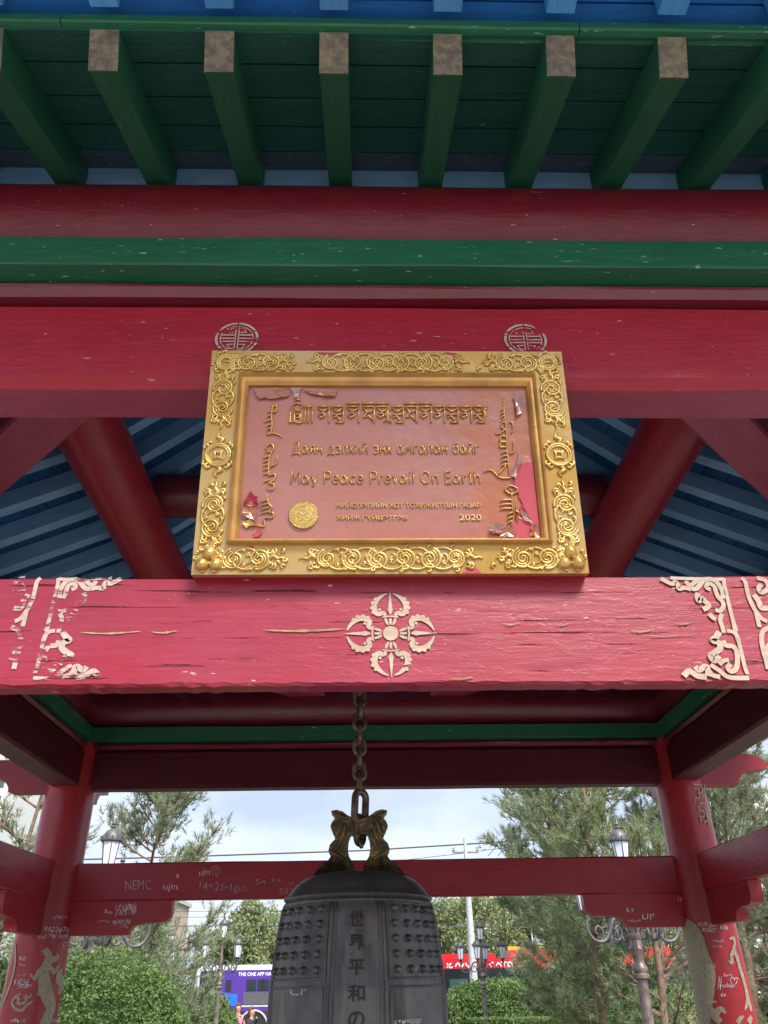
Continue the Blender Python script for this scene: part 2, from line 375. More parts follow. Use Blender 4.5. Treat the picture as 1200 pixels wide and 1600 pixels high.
def ribbon(mb, pts, wd, fn, h=.0008, k=5, sm=True):
    """flat painted stroke; third coordinate of a point scales its width"""
    P = smooth_path([(p[0], p[1], p[2] if len(p) > 2 else 1.) for p in pts], k) if sm else [Vector((p[0], p[1], p[2] if len(p) > 2 else 1.)) for p in pts]
    b = len(mb.v); m = len(P)
    for i, p in enumerate(P):
        t = P[min(i+1, m-1)]-P[max(i-1, 0)]; t.z = 0
        if t.length < 1e-9: t = Vector((1, 0, 0))
        t.normalize(); nn = Vector((-t.y, t.x, 0))*(wd*max(p.z, .05)/2)
        mb.v.append(tuple(fn(p.x+nn.x, p.y+nn.y, h))); mb.v.append(tuple(fn(p.x-nn.x, p.y-nn.y, h)))
    for i in range(m-1): mb.f.append((b+2*i, b+2*i+1, b+2*i+3, b+2*i+2))
def blob(mb, poly, fn, h=.0008):
    b = len(mb.v); mb.v += [tuple(fn(p[0], p[1], h)) for p in poly]
    for t in tessellate_polygon([[Vector((p[0], p[1], 0)) for p in poly]]): mb.f.append((b+t[0], b+t[1], b+t[2]))
def circ(cx, cy, r, n=20, ry=None): return [(cx+r*math.cos(2*math.pi*i/n), cy+(ry or r)*math.sin(2*math.pi*i/n)) for i in range(n)]

# ------------------------------------------------------------------ pavilion
CX, CY, HX, HY = .072, 2.96, 1.80, 1.77
YF, YB, XL, XR = CY-HY, CY+HY, CX-HX, CX+HX
UB, UT, LB, LT, GB, GT = .98, 1.201, .399, .588, 1.238, 1.32
PR = .127; PZ = GT+PR
pav = thing('bell_pavilion', 'red and green painted timber pavilion sheltering the hanging bronze bell', 'pavilion', (CX, CY, FZ))
pav_inv = Matrix.Translation((-CX, -CY, -FZ))
def P_(o, par=None):                                       # parent keeping world placement
    o.parent = par or pav; q = (par or pav)
    w_ = q.matrix_basis if q is pav else pav.matrix_basis @ q.matrix_basis
    o.matrix_basis = w_.inverted() @ o.matrix_basis; return o
pav.matrix_basis = Matrix.Translation((CX, CY, FZ))
beams = {}
BW = .12
# columns
cols = {}
for nx, x in ((0, XL), (1, XR)):
    for ny, y in ((0, YF), (1, YB)):
        prof = [(.148, FZ), (.148, FZ+.3), (.143, 0), (.139, .6), (.137, 1.2), (.137, GB-.002)]
        m = MB(); p2 = [(r, z) for r, z in prof]
        full = []
        for i in range(len(p2)-1):
            for j in range(4): t = j/4; full.append((p2[i][0]*(1-t)+p2[i+1][0]*t, p2[i][1]*(1-t)+p2[i+1][1]*t))
        full.append(p2[-1]); m.lathe(full, 40)
        o = m.build('column', M_redcol, None, smooth='auto'); 
        o.matrix_basis = Matrix.Translation((x, y, 0)); cols[(nx, ny)] = P_(o)
        b = MB().lathe([(.24, FZ-.005), (.24, FZ+.04), (.22, FZ+.07), (.17, FZ+.10)], 32).build('column_base', M_plaza, None, smooth='auto')
        b.matrix_basis = Matrix.Translation((x, y, 0)); P_(b)
# upper tie beams: chamfered lower arris, ends run past the corner columns to a carved nose
def nose(px, py, dx, dy, zb, zt, wd, L_, mat, par):
    """carved beam end: stepped round outline in the plane of the beam"""
    H = zt-zb; pl = [(0, zt), (L_*.62, zt)]
    for k in range(7): a = math.pi/2-k/6*math.pi*.55; pl.append((L_*.62+L_*.38*math.cos(a), zt-H*.42+H*.42*math.sin(a)))
    pl += [(L_*.80, zt-H*.55)]
    for k in range(6): a = k/5*math.pi/2; pl.append((L_*.80-L_*.30*math.sin(a)*.9, zt-H*.55-H*.45*(1-math.cos(a))*1.0))
    pl += [(0, zb)]
    m = MB().prism(pl, lambda u, v, h: (px+dx*u-dy*h, py+dy*u+dx*h, v), -wd/2, wd/2)
    return P_(m.build('beam_end', mat, None, fix=True), par)
for y, s in ((YF, -1), (YB, 1)):
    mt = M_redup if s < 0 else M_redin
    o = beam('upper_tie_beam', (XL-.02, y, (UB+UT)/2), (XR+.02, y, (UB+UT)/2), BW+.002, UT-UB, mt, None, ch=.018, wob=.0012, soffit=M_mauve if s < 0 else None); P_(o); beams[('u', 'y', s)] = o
    for sx, x in ((-1, XL), (1, XR)): nose(x+sx*.12, y, sx, 0, UB-.01, UT-.05, .10, .42, M_red, o)
for x, s in ((XL, -1), (XR, 1)):
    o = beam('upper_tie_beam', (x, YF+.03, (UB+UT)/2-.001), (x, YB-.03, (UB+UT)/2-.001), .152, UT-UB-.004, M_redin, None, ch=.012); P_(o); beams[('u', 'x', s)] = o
    for sy, y in ((-1, YF), (1, YB)): nose(x, y+sy*.12, 0, sy, UB-.012, UT-.05, .10, .42, M_red, o)
# rounded red strip and green plate on top
for y, s in ((YF, -1), (YB, 1)):
    P_(beam('moulding_strip', (XL, y, (UT+GB)/2), (XR, y, (UT+GB)/2), .17, GB-UT-.001, M_reddk, None, ch=.014))
    P_(beam('green_plate', (XL-.3, y, (GB+GT)/2), (XR+.3, y, (GB+GT)/2), .25, GT-GB, M_green, None, ch=.003, wob=.001))
    P_(roundbeam('eave_purlin', (XL-.35, y, PZ), (XR+.35, y, PZ), PR, M_redmid if s < 0 else M_reddk, None, 40))
for x, s in ((XL, -1), (XR, 1)):
    P_(beam('moulding_strip', (x, YF+.086, (UT+GB)/2), (x, YB-.086, (UT+GB)/2), .17, GB-UT-.003, M_reddk, None, ch=.014))
    P_(beam('green_plate', (x, YF+.126, (GB+GT)/2-.001), (x, YB-.126, (GB+GT)/2-.001), .22, GT-GB-.002, M_green, None, ch=.003))
    P_(roundbeam('eave_purlin', (x, YF-.35, PZ+.002), (x, YB+.35, PZ+.002), PR-.002, M_reddk, None, 40))
# lower tie beams (thin boards set on edge) with corbels
TL = .036
def lower(p0, p1, mt, **k):
    o = beam('lower_tie_beam', p0, p1, TL, LT-LB, mt, None, **k); P_(o); return o
fb = lower((XL, YF, (LB+LT)/2), (XR, YF, (LB+LT)/2), M_redfront, ch=.004, seg=220, wob=.0012, rag=.003); beams['front'] = fb
for (p0, p1) in (((XL, YB, (LB+LT)/2), (XR, YB, (LB+LT)/2)), ((XL, YF, (LB+LT)/2), (XL, YB, (LB+LT)/2)), ((XR, YF, (LB+LT)/2), (XR, YB, (LB+LT)/2))):
    o = beam('lower_tie_beam', p0, p1, .07, LT-LB, M_red, None, ch=.006); P_(o); beams.setdefault('low', []).append(o)
def corbel(x, y, dx, dy, par):
    h1, L_ = .158, .575
    pl = [(0, LB-.002), (L_, LB-.002), (L_, LB-.055)]
    for k in range(7): a = k/6*math.pi/2; pl.append((L_-.05*(1-math.cos(a)), LB-.055-.05*math.sin(a)))
    pl += [(L_-.13, LB-.108)]
    for k in range(7): a = k/6*math.pi/2; pl.append((L_-.155-.03*math.sin(a)*2.2, LB-.112-.052*(1-math.cos(a))*1.0))
    pl += [(0, LB-.165)]
    m = MB().prism(pl, lambda u, v, h: (x+dx*u-dy*h, y+dy*u+dx*h, v), -.032, .032)
    o = m.build('corbel', M_red, None, fix=True)
    bv = o.modifiers.new('b', 'BEVEL'); bv.width = .006; bv.segments = 2; bv.limit_method = 'ANGLE'
    return P_(o)
corbs = {}
for x, sx in ((XL, 1), (XR, -1)):
    for y, sy in ((YF, 1), (YB, -1)):
        corbs[(sx, sy, 'x')] = corbel(x+sx*.10, y, sx, 0, pav); corbs[(sx, sy, 'y')] = corbel(x, y+sy*.10, 0, sy, pav)
# corner cross beams (flat soffit) and ring of round upper purlins
DZ0, DZ1 = 1.50, 1.63
for sx in (-1, 1):
    for sy in (-1, 1):
        a = Vector((CX+sx*.38, CY+sy*(HY-.06), (DZ0+DZ1)/2)); b = Vector((CX+sx*(HX-.06), CY+sy*.38, (DZ0+DZ1)/2))
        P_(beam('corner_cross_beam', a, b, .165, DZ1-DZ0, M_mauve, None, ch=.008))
RX, RZ, RR = 1.09, 1.76, .125
for s in (-1, 1):
    P_(roundbeam('upper_purlin', (CX+s*RX, CY-RX-.03, RZ), (CX+s*RX, CY+RX+.03, RZ), RR, M_red, None, 40))
    P_(roundbeam('upper_purlin', (CX-RX+.1, CY+s*RX, RZ+.002), (CX+RX-.1, CY+s*RX, RZ+.002), RR-.004, M_reddk, None, 32))
P_(roundbeam('hanging_beam', (CX-RX+.08, CY, 1.90), (CX+RX-.08, CY, 1.90), .10, M_reddk, None, 32))
# floor slab, steps
fl = MB()
fl.box(-2.7, 2.7, -2.7, 2.7, -.22, 0).build('stone_platform', M_floor, pav)
for i in range(4):
    q = MB().box(-1.4, 1.4, -2.7-.3*(i+1), -2.7-.3*i-.002, -.6, -.15*(i+1)+.0).build('step', M_plaza, pav)
q = MB().box(-2.69, 2.69, -2.69, 2.69, -.6, -.222).build('platform_wall', M_plaza, pav)

# roof --------------------------------------------------------------------------
roof = bpy.data.objects.new('roof', None); link(roof, pav); roof['label'] = 'low pitched hipped roof with green and blue painted rafters'
T = .445; CA = math.cos(math.atan(T)); SA = math.sin(math.atan(T)); RH = .08
def zb(d): return 1.563+T*(1.822-d) if d >= 1.08 else 1.893+.8*(1.08-d)
def zp(d): return zb(d)+ (RH/CA if d >= 1.08 else RH*1.18)
SIDES = [((1, 0), (0, -1), 0.), ((0, 1), (1, 0), .03), ((-1, 0), (0, 1), 0.), ((0, -1), (-1, 0), .03)]
def sp_(side, s, d, z): t, n, e = side; return Vector((CX+t[0]*s+n[0]*(d+e), CY+t[1]*s+n[1]*(d+e), z))
def raf(name, side, s, d0, d1, h, wd, mat, lift=0., zf=None):
    zf = zf or zb; a, b = sp_(side, s, d0, zf(d0)+lift), sp_(side, s, d1, zf(d1)+lift)
    u = (b-a).normalized(); up = Vector((0, 0, 1)); n = (up-u*up.dot(u)).normalized()
    return P_(beam(name, a+n*h/2, b+n*h/2, wd, h, mat, None, ch=.002, seg=6, wob=.0006), None)
def reparent(o, par):
    mb_ = o.matrix_basis.copy(); o.parent = par; o.matrix_basis = mb_; return o
SP = .2065; OFF = .079
DE = 2.19
for si, side in enumerate(SIDES):
    for k in range(-11, 12):
        s = OFF + SP*k if si == 0 else SP*k
        if abs(s) < 2.12:
            d1 = max(1.80, abs(s)+.05)
            if d1 < DE-.05:
                o = reparent(raf('rafter', side, s, DE, d1, RH, .052, M_greenr), roof)
                # worn gilt end grain
                a = sp_(side, s, DE, zb(DE)); t, n, e = side; nn = Vector((n[0]*CA, n[1]*CA, -SA)); uu = Vector((n[0]*SA, n[1]*SA, CA)); tt = Vector((t[0], t[1], 0))
                m = MB(); c0 = a+nn*.0012
                vs = [c0+tt*(x*.0262)+uu*z for z in (-.0005, RH*.5, RH+.0005) for x in (-1, 0, 1)]; m.add(vs, [(0, 1, 4, 3), (1, 2, 5, 4), (3, 4, 7, 6), (4, 5, 8, 7)])
                vs2 = [v-nn*.003 for v in vs]; m.add(vs2, [(0, 3, 4, 1), (1, 4, 5, 2), (3, 6, 7, 4), (4, 7, 8, 5)])
                reparent(P_(m.build('rafter_end', M_gilt, None)), roof)
        if abs(s) < 1.72:
            d1 = max(1.09, abs(s)+.05)
            if d1 < 1.75: reparent(raf('inner_rafter', side, s, 1.80, d1, RH, .052, M_bluel), roof)
        if abs(s) < .98: reparent(raf('inner_rafter', side, s, 1.085, max(.06, abs(s)+.05), RH, .052, M_bluel), roof)
    # planks: underside follows the rafter tops
    def plank(d0, d1, mat, name='plank', zf=zp, th=.016, ext=0.):
        g = .0022; a0, a1 = d0-g, d1+g; m = MB()
        for (dd, L_) in ((a0, a0), (a1, a1)): pass
        off = random.uniform(0, .003)
        v = []
        for zo in (0, th):
            for sgn in (-1, 1):
                for dd in (a0, a1): v.append(sp_(side, sgn*(dd+ext), dd, zf(dd)+zo+off))
        m.add(v, [(0, 1, 3, 2), (4, 6, 7, 5), (0, 4, 5, 1), (2, 3, 7, 6), (0, 2, 6, 4), (1, 5, 7, 3)])
        o = m.build(name, mat, None, fix=True)
        # local x along the board so the grain follows it
        c = sp_(side, 0, (a0+a1)/2, zf((a0+a1)/2)); t, n, e = side
        M = Matrix(((t[0], -t[1], 0, c.x), (t[1], t[0], 0, c.y), (0, 0, 1, c.z), (0, 0, 0, 1)))
        o.data.transform(M.inverted()); o.matrix_basis = M; P_(o); return reparent(o, roof)
    ds = [2.2235, 2.147, 2.058, 1.973, 1.89]
    for a, b in zip(ds, ds[1:]): plank(a, b, M_greenp)
    plank(1.89, 1.82, M_grayp)
    n_ = 8
    for i in range(n_): plank(1.82-(1.82-1.08)*i/n_, 1.82-(1.82-1.08)*(i+1)/n_, M_blued)
    for i in range(9): plank(1.08-.108*i, 1.08-.108*(i+1)+.0, M_blued)
    # light blue closing board between the rafters over the purlin
    reparent(P_(beam('closing_board', sp_(side, -1.7, 1.815, 1.617), sp_(side, 1.7, 1.815, 1.617), .012, .082, M_bluel, None, ch=.001, seg=4)), roof)
    # fascia strip and flying rafters with their boards
    dF = 2.219
    for (sa, sb) in ((-2.28, -.62), (-.618, .32), (.322, 2.28)):
        o = beam('fascia_strip', sp_(side, sa, dF, -.004*sa), sp_(side, sb, dF, -.004*sb), .03, .025, M_green, None, ch=.003, seg=30, wob=.001)
        o.matrix_basis = Matrix.Translation((0, 0, zp(2.2235)+.0195)) @ o.matrix_basis; reparent(P_(o), roof)
    T2 = .04
    def zq(d): return 1.505 - T2*(d-2.245)
    for k in range(-13, 14):
        s = OFF+SP*k if si == 0 else SP*k
        if abs(s) < 2.40: reparent(raf('flying_rafter', side, s, 2.44, max(2.246, abs(s)), .05, .052, M_bluef, 0, zq), roof)
    for i in range(6):
        plank(2.44-(.40/6)*i, 2.44-(.40/6)*(i+1), M_blue, 'eave_board', lambda d: zq(d)+.0515)
    # tiled covering above
    m = MB(); rows = [2.46, 2.2, 1.9, 1.6, 1.2, .8, .4, .02]
    def zc(d): return max(zq(d)+.09, zp(d)+.05 if d < 2.3 else -9)
    for k in range(-20, 20):
        s0, s1 = k*.14, (k+1)*.14
        for a, b in zip(rows, rows[1:]):
            if max(abs(s0), abs(s1)) <= a:
                A = [sp_(side, max(-a, min(a, s0)), a, zc(a)), sp_(side, max(-a, min(a, s1)), a, zc(a)), sp_(side, max(-b, min(b, s1)), b, zc(b)), sp_(side, max(-b, min(b, s0)), b, zc(b))]
                m.add(A, [(0, 1, 2, 3)])
    rt = m.build('roof_covering', M_tile, None); reparent(P_(rt), roof)
for sx in (-1, 1):
    for sy in (-1, 1):
        for d0, d1 in ((2.4, 1.08), (1.08, .02)):
            z0 = zb(d0)+.01 if d0 < 2.5 else zb(2.2)+.0; a = Vector((CX+sx*(d0+.015), CY+sy*d0, zb(min(d0, 2.2))+.02-(0 if d0 < 2.5 else .02))); b = Vector((CX+sx*(d1+.015), CY+sy*d1, zb(d1)+.02))
            reparent(P_(beam('hip_rafter', a, b, .09, .13, M_reddk, None, ch=.006)), roof)
reparent(P_(MB().lathe([(.16, 2.70), (.2, 2.78), (.12, 2.9), (.17, 3.05), (.1, 3.2), (.02, 3.4)], 24, (CX, CY, 0)).build('finial', M_gold, None, smooth='auto')), roof)

# ------------------------------------------------------------------ painted ornaments on the beams
def onbeam(Y): return lambda u, v, h: (u, Y-h, v)
YFRONT = YF-TL/2-.0016; YUP = YF-BW/2-.0035
def vajra():
    m = MB(); fn = onbeam(YFRONT); cx, cy = .041, .4845
    blob(m, circ(cx, cy, .0125, 24), fn)
    for q in range(4):
        c_, s_ = round(math.cos(q*math.pi/2)), round(math.sin(q*math.pi/2)); K = 1.0
        def g(u, v, h, c_=c_, s_=s_): return fn(cx+c_*u-s_*v, cy+s_*u+c_*v, h)
        for k in (-1, 0, 1):                               # lotus petals at the hub
            ribbon(m, [(.0145, k*.0035, .6), (.020, k*.0065, 1.3), (.0265, k*.0085, .9)], .0036, g)
        ribbon(m, [(.0285, -.013), (.030, 0), (.0285, .013)], .0026, g)
        ribbon(m, [(.033, 0, .3), (.041, 0, 1.6), (.047, 0, 1.2), (.055, 0, 1.), (.075, 0, .15)], .005, g)
        for sg in (-1, 1):
            ribbon(m, [(.031, sg*.008, .7), (.036, sg*.012, 1.2), (.034, sg*.020, 1.3), (.040, sg*.0255, 1.5), (.050, sg*.0265, 1.5), (.060, sg*.021, 1.2), (.067, sg*.013, .8), (.071, sg*.005, .3)], .0062, g)
            for (a, b, r) in ((.037, .028, .0032), (.045, .030, .0034), (.054, .029, .0034), (.061, .0245, .003), (.042, .0175, .0025)):
                blob(m, circ(a, sg*b, r, 9), g, .0012)
    return m
P_(vajra().build('painted_vajra_emblem', M_sten, None), fb)
# corner scrolls: strokes given in a 6.67x enlargement, turned into beam coordinates
SCR = [
 ([(740, 90), (740, 140), (765, 250), (800, 400), (830, 520), (860, 660), (900, 780), (930, 900), (955, 1010), (985, 1090)], 36),
 ([(80, 95), (150, 130), (200, 150), (235, 130), (260, 160), (270, 200), (330, 190), (395, 205)], 44),
 ([(180, 90), (330, 95), (480, 100), (640, 105), (735, 100)], 34),
 ([(345, 120), (360, 150), (400, 160), (440, 130), (470, 110)], 42),
 ([(400, 200), (450, 200), (490, 160), (520, 120), (580, 100), (650, 120), (700, 180), (730, 250), (720, 300)], 46),
 ([(600, 210), (560, 190), (565, 155), (600, 150), (640, 180), (655, 230), (680, 290), (720, 330), (735, 380), (700, 430), (650, 420)], 42),
 ([(470, 245), (460, 290), (480, 330), (510, 300), (540, 330), (580, 370), (560, 400), (520, 415)], 50),
 ([(585, 460), (620, 500), (655, 520)], 44),
 ([(720, 460), (700, 520), (720, 590), (740, 660)], 40),
 ([(830, 510), (850, 580), (870, 640)], 34),
 ([(770, 640), (830, 650), (880, 700), (900, 780)], 38),
 ([(690, 650), (660, 700), (620, 740), (680, 760), (700, 820), (640, 870), (600, 900), (640, 950), (690, 900)], 56),
 ([(730, 740), (760, 790), (830, 800), (870, 850), (880, 950), (860, 1040), (810, 1060), (780, 1020), (810, 985)], 46),
 ([(690, 990), (740, 950), (790, 945)], 38),
 ([(600, 990), (640, 1020), (700, 1060), (760, 1110), (840, 1130), (1000, 1130)], 42),
 ([(440, 1010), (480, 1050), (540, 1010), (570, 1030), (570, 1110)], 50),
 ([(320, 1110), (370, 1060), (420, 1080), (470, 1110), (560, 1120)], 54),
 ([(590, 1060), (620, 1100), (700, 1120)], 44),
 ([(920, 90), (960, 130), (985, 240), (1010, 320), (1060, 420), (1130, 510), (1190, 540)], 40),
 ([(1080, 90), (1160, 110), (1200, 170), (1180, 220), (1120, 240), (1100, 190), (1130, 160)], 44),
 ([(1050, 260), (1100, 330), (1130, 400), (1200, 400)], 54), ([(1070, 430), (1090, 520), (1110, 600)], 40),
 ([(1230, 600), (1150, 640), (1130, 720), (1150, 850), (1180, 950), (1200, 1040)], 44),
 ([(1250, 760), (1200, 800), (1190, 880), (1240, 940)], 44)]
def scroll(side, idx, mat, drop=0.):
    m = MB(); fn = lambda u, v, h: (u, YFRONT-h, v)
    for j in idx:
        st, wd = SCR[j]; pts = []
        if random.random() < drop: continue
        for (a, b) in st:
            px, py = 1020+a/6.667, 890+b/6.667
            px = px if side > 0 else 1222-px
            p = at(px, py, YFRONT); pts.append((p.x, p.z))
        ribbon(m, pts, wd/6.667*.00118, fn, .0008+.00012*(j % 4))
    return m
P_(scroll(1, range(24), M_sten).build('painted_scroll', M_sten, None), fb)
P_(scroll(-1, range(24), M_stenworn).build('painted_scroll', M_stenworn, None), fb)
def longevity(px, py, par):
    p = at(px, py, YUP); cx, cy, R_ = p.x, p.z, .0435; m = MB(); fn = onbeam(YUP)
    for k in range(6):
        a0, a1 = math.radians(60*k+32), math.radians(60*k+88)
        ribbon(m, [(cx+R_*.93*math.cos(a0+(a1-a0)*t/8), cy+R_*.93*math.sin(a0+(a1-a0)*t/8)) for t in range(9)], .0052, fn, sm=False)
        ribbon(m, [(cx+R_*.75*math.cos(a0+(a1-a0)*t/8), cy+R_*.75*math.sin(a0+(a1-a0)*t/8)) for t in range(9)], .0022, fn, sm=False)
    for sx in (-1, 1):
        for y_ in (-.008, .0, .009): ribbon(m, [(cx+sx*.005, cy+y_), (cx+sx*.030, cy+y_)], .0032, fn, sm=False)
        for sy in (-1, 1):
            ribbon(m, [(cx+sx*.004, cy+sy*.027), (cx+sx*.012, cy+sy*.027), (cx+sx*.018, cy+sy*.016), (cx+sx*.006, cy+sy*.016)], .003, fn, sm=False)
        ribbon(m, [(cx+sx*.003, cy-.03), (cx+sx*.003, cy+.03)], .0024, fn, sm=False)
    P_(m.build('painted_longevity_roundel', M_stenworn, None), par)
longevity(370, 529, beams[('u', 'y', -1)]); longevity(821, 531, beams[('u', 'y', -1)])
# bare wood splits in the front rail
for (x0, x1, yy, hh) in ((125, 222, 988, 5), (236, 278, 987, 4), (408, 545, 984, 5), (700, 742, 1059, 5), (785, 815, 974, 3), (868, 892, 975, 2), (985, 1022, 985, 4), (1052, 1085, 973, 4), (1000, 1090, 992, 2)):
    m = MB(); n_ = 14; up = []; lo = []
    for i in range(n_+1):
        t = i/n_; x = x0+(x1-x0)*t; e = math.sin(math.pi*t)**.6*hh*(.35+.65*random.random())
        p = at(x, yy-e/2+2*math.sin(t*4), YFRONT); q = at(x, yy+e/2+2*math.sin(t*4), YFRONT); up.append((p.x, p.z)); lo.append((q.x, q.z))
    blob(m, up+lo[::-1], onbeam(YFRONT), .0006); P_(m.build('bare_wood_split', M_wood, None), fb)

# graffiti and column paintings: a point in the picture is followed to where it meets the round column
def on_col(key):
    x0, y0 = (XL if key[0] == 0 else XR), (YF if key[1] == 0 else YB)
    def fn(px, py, h):
        d = ray(px, 2*1600-py if False else py); R_ = .1445+h; a = d.x*d.x+d.y*d.y; b = -2*(d.x*x0+d.y*y0); c = x0*x0+y0*y0-R_*R_
        q = b*b-4*a*c
        t = (-b-math.sqrt(q))/(2*a) if q > 0 else -b/(2*a)
        return d*t
    return fn
def px_text(mb, body, fn, x0, x1, ytop, ybot, th=.0006, **k):
    ph = random.random()*9; sl_ = random.uniform(-.08, .08)
    def wf(u, v, h): return fn(u+.55*math.sin(v*1.3+ph), -v+.8*math.sin(u*.45+ph)+sl_*(u-x0)+.35*math.sin(u*1.7+ph), h)
    put_text(mb, body, wf, x0, x1, -ybot, -ytop, th, .0006, **k)
cl, cr_ = on_col((0, 1)), on_col((1, 1))
for b_, x0, x1, y0, y1 in (('9922676', 69, 109, 1448, 1456), ('call ME lesy', 59, 108, 1460, 1469), ('NOPT', 30, 42, 1495, 1501), ('hurt', 30, 40, 1505, 1509), ('KACHE', 22, 46, 1529, 1539), ('202224', 28, 49, 1539, 1544), ('WEEK 1-22', 17, 41, 1592, 1597), ('OTHM 15', 83, 105, 1431, 1436), ('\u2661', 97, 107, 1472, 1480), ('\u2661', 28, 33, 1523, 1527), ('\u2661', 36, 40, 1522, 1526), ('\u2661', 46, 50, 1522, 1527), ('anu', 79, 92, 1592, 1598)):
    m = MB(); px_text(m, b_, cl, x0, x1, y0, y1, shear=.3, offset=-.008); P_(m.build('graffiti', M_marker, None), cols[(0, 1)])
for b_, x0, x1, y0, y1 in (('02.05.2024', 1091, 1121, 1441, 1447), ('MUKBT', 1097, 1119, 1449, 1456), ('KOSON', 1126, 1137, 1446, 1452), ('N', 1122, 1127, 1525, 1545), ('Tuvshin', 1130, 1144, 1521, 1525), ('amba', 1124, 1142, 1536, 1542), ('\u2661', 1141, 1153, 1527, 1544), ('KA', 1126, 1134, 1552, 1557), ('Temuul', 1107, 1120, 1562, 1567), ('H 1', 1105, 1118, 1506, 1513), ('bilguun', 1113, 1131, 1468, 1472), ('Tuul', 1114, 1127, 1477, 1480)):
    m = MB(); px_text(m, b_, cr_, x0, x1, y0, y1, shear=.25, offset=-.008); P_(m.build('graffiti', M_marker, None), cols[(1, 1)])
YLB = YB-.037
gl = beams['low'][0]; fnl = lambda u, v, h: at(u, v, YLB-h)
for b_, x0, x1, y0, y1 in (('ujin\u263a', 311, 344, 1355, 1371), ('ujin', 255, 278, 1381, 1393), ('v', 275, 280, 1365, 1372), ('16', 1060, 1065, 1400, 1408)):
    m = MB(); px_text(m, b_, fnl, x0, x1, y0, y1, offset=-.01); P_(m.build('graffiti', M_marker, None), gl)
for b_, x0, x1, y0, y1 in (('NEMC', 196, 236, 1376, 1391), ('14<21-1gus', 312, 386, 1378, 1394), ('Sx +x', 400, 440, 1373, 1382), ('5021', 437, 462, 1387, 1397), ('NO', 450, 460, 1378, 1384)):
    m = MB(); px_text(m, b_, fnl, x0, x1, y0, y1, offset=-.012); P_(m.build('scratched_graffiti', M_scratch, None), gl)
fnc = lambda u, v, h: at(u, v, YB-.0345-h)
for b_, x0, x1, y0, y1 in (('Bon', 164, 175, 1421, 1427), ('S+SUHMPNN', 180, 213, 1414, 1431), ('MHHAPTSONA', 176, 204, 1437, 1445), ('+ 99', 188, 200, 1446, 1451), ('enkhjin', 152, 172, 1437, 1441)):
    m = MB(); px_text(m, b_, fnc, x0, x1, y0, y1, shear=.2, offset=-.012); P_(m.build('graffiti', M_marker, None), corbs[(1, -1, 'x')])
for b_, x0, x1, y0, y1 in (('& a', 978, 990, 1418, 1425), ('UP', 1004, 1022, 1428, 1437), ('Tohsoo', 980, 1001, 1437, 1441)):
    m = MB(); px_text(m, b_, fnc, x0, x1, y0, y1); P_(m.build('graffiti', M_marker, None), corbs[(-1, -1, 'x')])
# dragon bodies painted on the columns (strokes unrolled onto the round surface)
def colrib(mb, pts, wd, key, h=.0008, sm=True):
    x0, y0 = (XL if key[0] == 0 else XR), (YF if key[1] == 0 else YB); f_ = on_col(key); o = []
    for p in pts:
        q = f_(p[0], p[1], 0); a = math.atan2(q.y-y0, q.x-x0)
        if a > 0: a -= 2*math.pi
        o.append((a*.1445, q.z, p[2] if len(p) > 2 else 1.))
    def g(u, v, hh): a = u/.1445; return (x0+(.1447+hh)*math.cos(a), y0+(.1447+hh)*math.sin(a), v)
    P = smooth_path(o, 5) if sm else [Vector(p) for p in o]; W0 = wd*.00345; na = max(1, int(W0/.008)); b = len(mb.v); m_ = len(P)
    for i, p in enumerate(P):
        t = P[min(i+1, m_-1)]-P[max(i-1, 0)]; t.z = 0
        if t.length < 1e-9: t = Vector((1, 0, 0))
        t.normalize(); nn = Vector((-t.y, t.x, 0))*(W0*max(p.z, .05)/2)
        for k in range(na+1): e = 1-2*k/na; mb.v.append(g(p.x+nn.x*e, p.y+nn.y*e, h))
    for i in range(m_-1):
        for k in range(na): a = b+i*(na+1)+k; mb.f.append((a, a+1, a+na+2, a+na+1))
m = MB(); c = (0, 1)
colrib(m, [(68, 1487, .5), (76, 1492, 1.2), (72, 1500, .6), (70, 1510, 1.2), (69, 1525, 1.7), (71, 1545, 2.2), (76, 1560, 2.1), (80, 1575, 2), (74, 1590, 2), (70, 1602, 2.2)], 9, c)
colrib(m, [(70, 1507, .8), (60, 1517, .7), (55, 1529, .9), (49, 1524, .3)], 6, c); colrib(m, [(56, 1528, .7), (60, 1524, .2)], 5, c)
colrib(m, [(74, 1505, .9), (83, 1499, 1.4), (91, 1496, .7), (88, 1489, .4)], 6, c); colrib(m, [(76, 1508, .9), (84, 1518, 1.3), (90, 1512, 1.), (93, 1506, .3)], 6, c)
colrib(m, [(97, 1514, .8), (91, 1528, 2), (93, 1545, 2.), (97, 1552, 1.)], 7, c)
colrib(m, [(64, 1487, .2), (70, 1485, .8), (76, 1483, 1)], 5, c)
P_(m.build('painted_dragon', M_stencol, None), cols[(0, 1)])
for q in ([(50, 1553, .3), (45, 1558), (39, 1556), (41, 1563), (35, 1568), (28, 1567), (29, 1560), (24, 1557)], [(52, 1562, .3), (46, 1568), (40, 1572), (36, 1578), (28, 1578), (22, 1574), (19, 1567), (22, 1560), (27, 1556), (33, 1553, .4)]):
    m = MB(); colrib(m, q, 3.4, c); P_(m.build('painted_cloud', M_stencol, None), cols[(0, 1)])
m = MB(); colrib(m, [(24, 1475, .8), (24, 1500), (20, 1525), (12, 1550), (3, 1575, .8)], 4, c)
P_(m.build('painted_border', M_stencol, None), cols[(0, 1)])
m = MB(); c = (1, 1)
colrib(m, [(1069, 1448, .8), (1078, 1462, 1.1), (1084, 1490, 1.3), (1090, 1520, 1.5), (1094, 1550, 1.2), (1094, 1575, 1.1), (1096, 1602, 1.1)], 38, c)
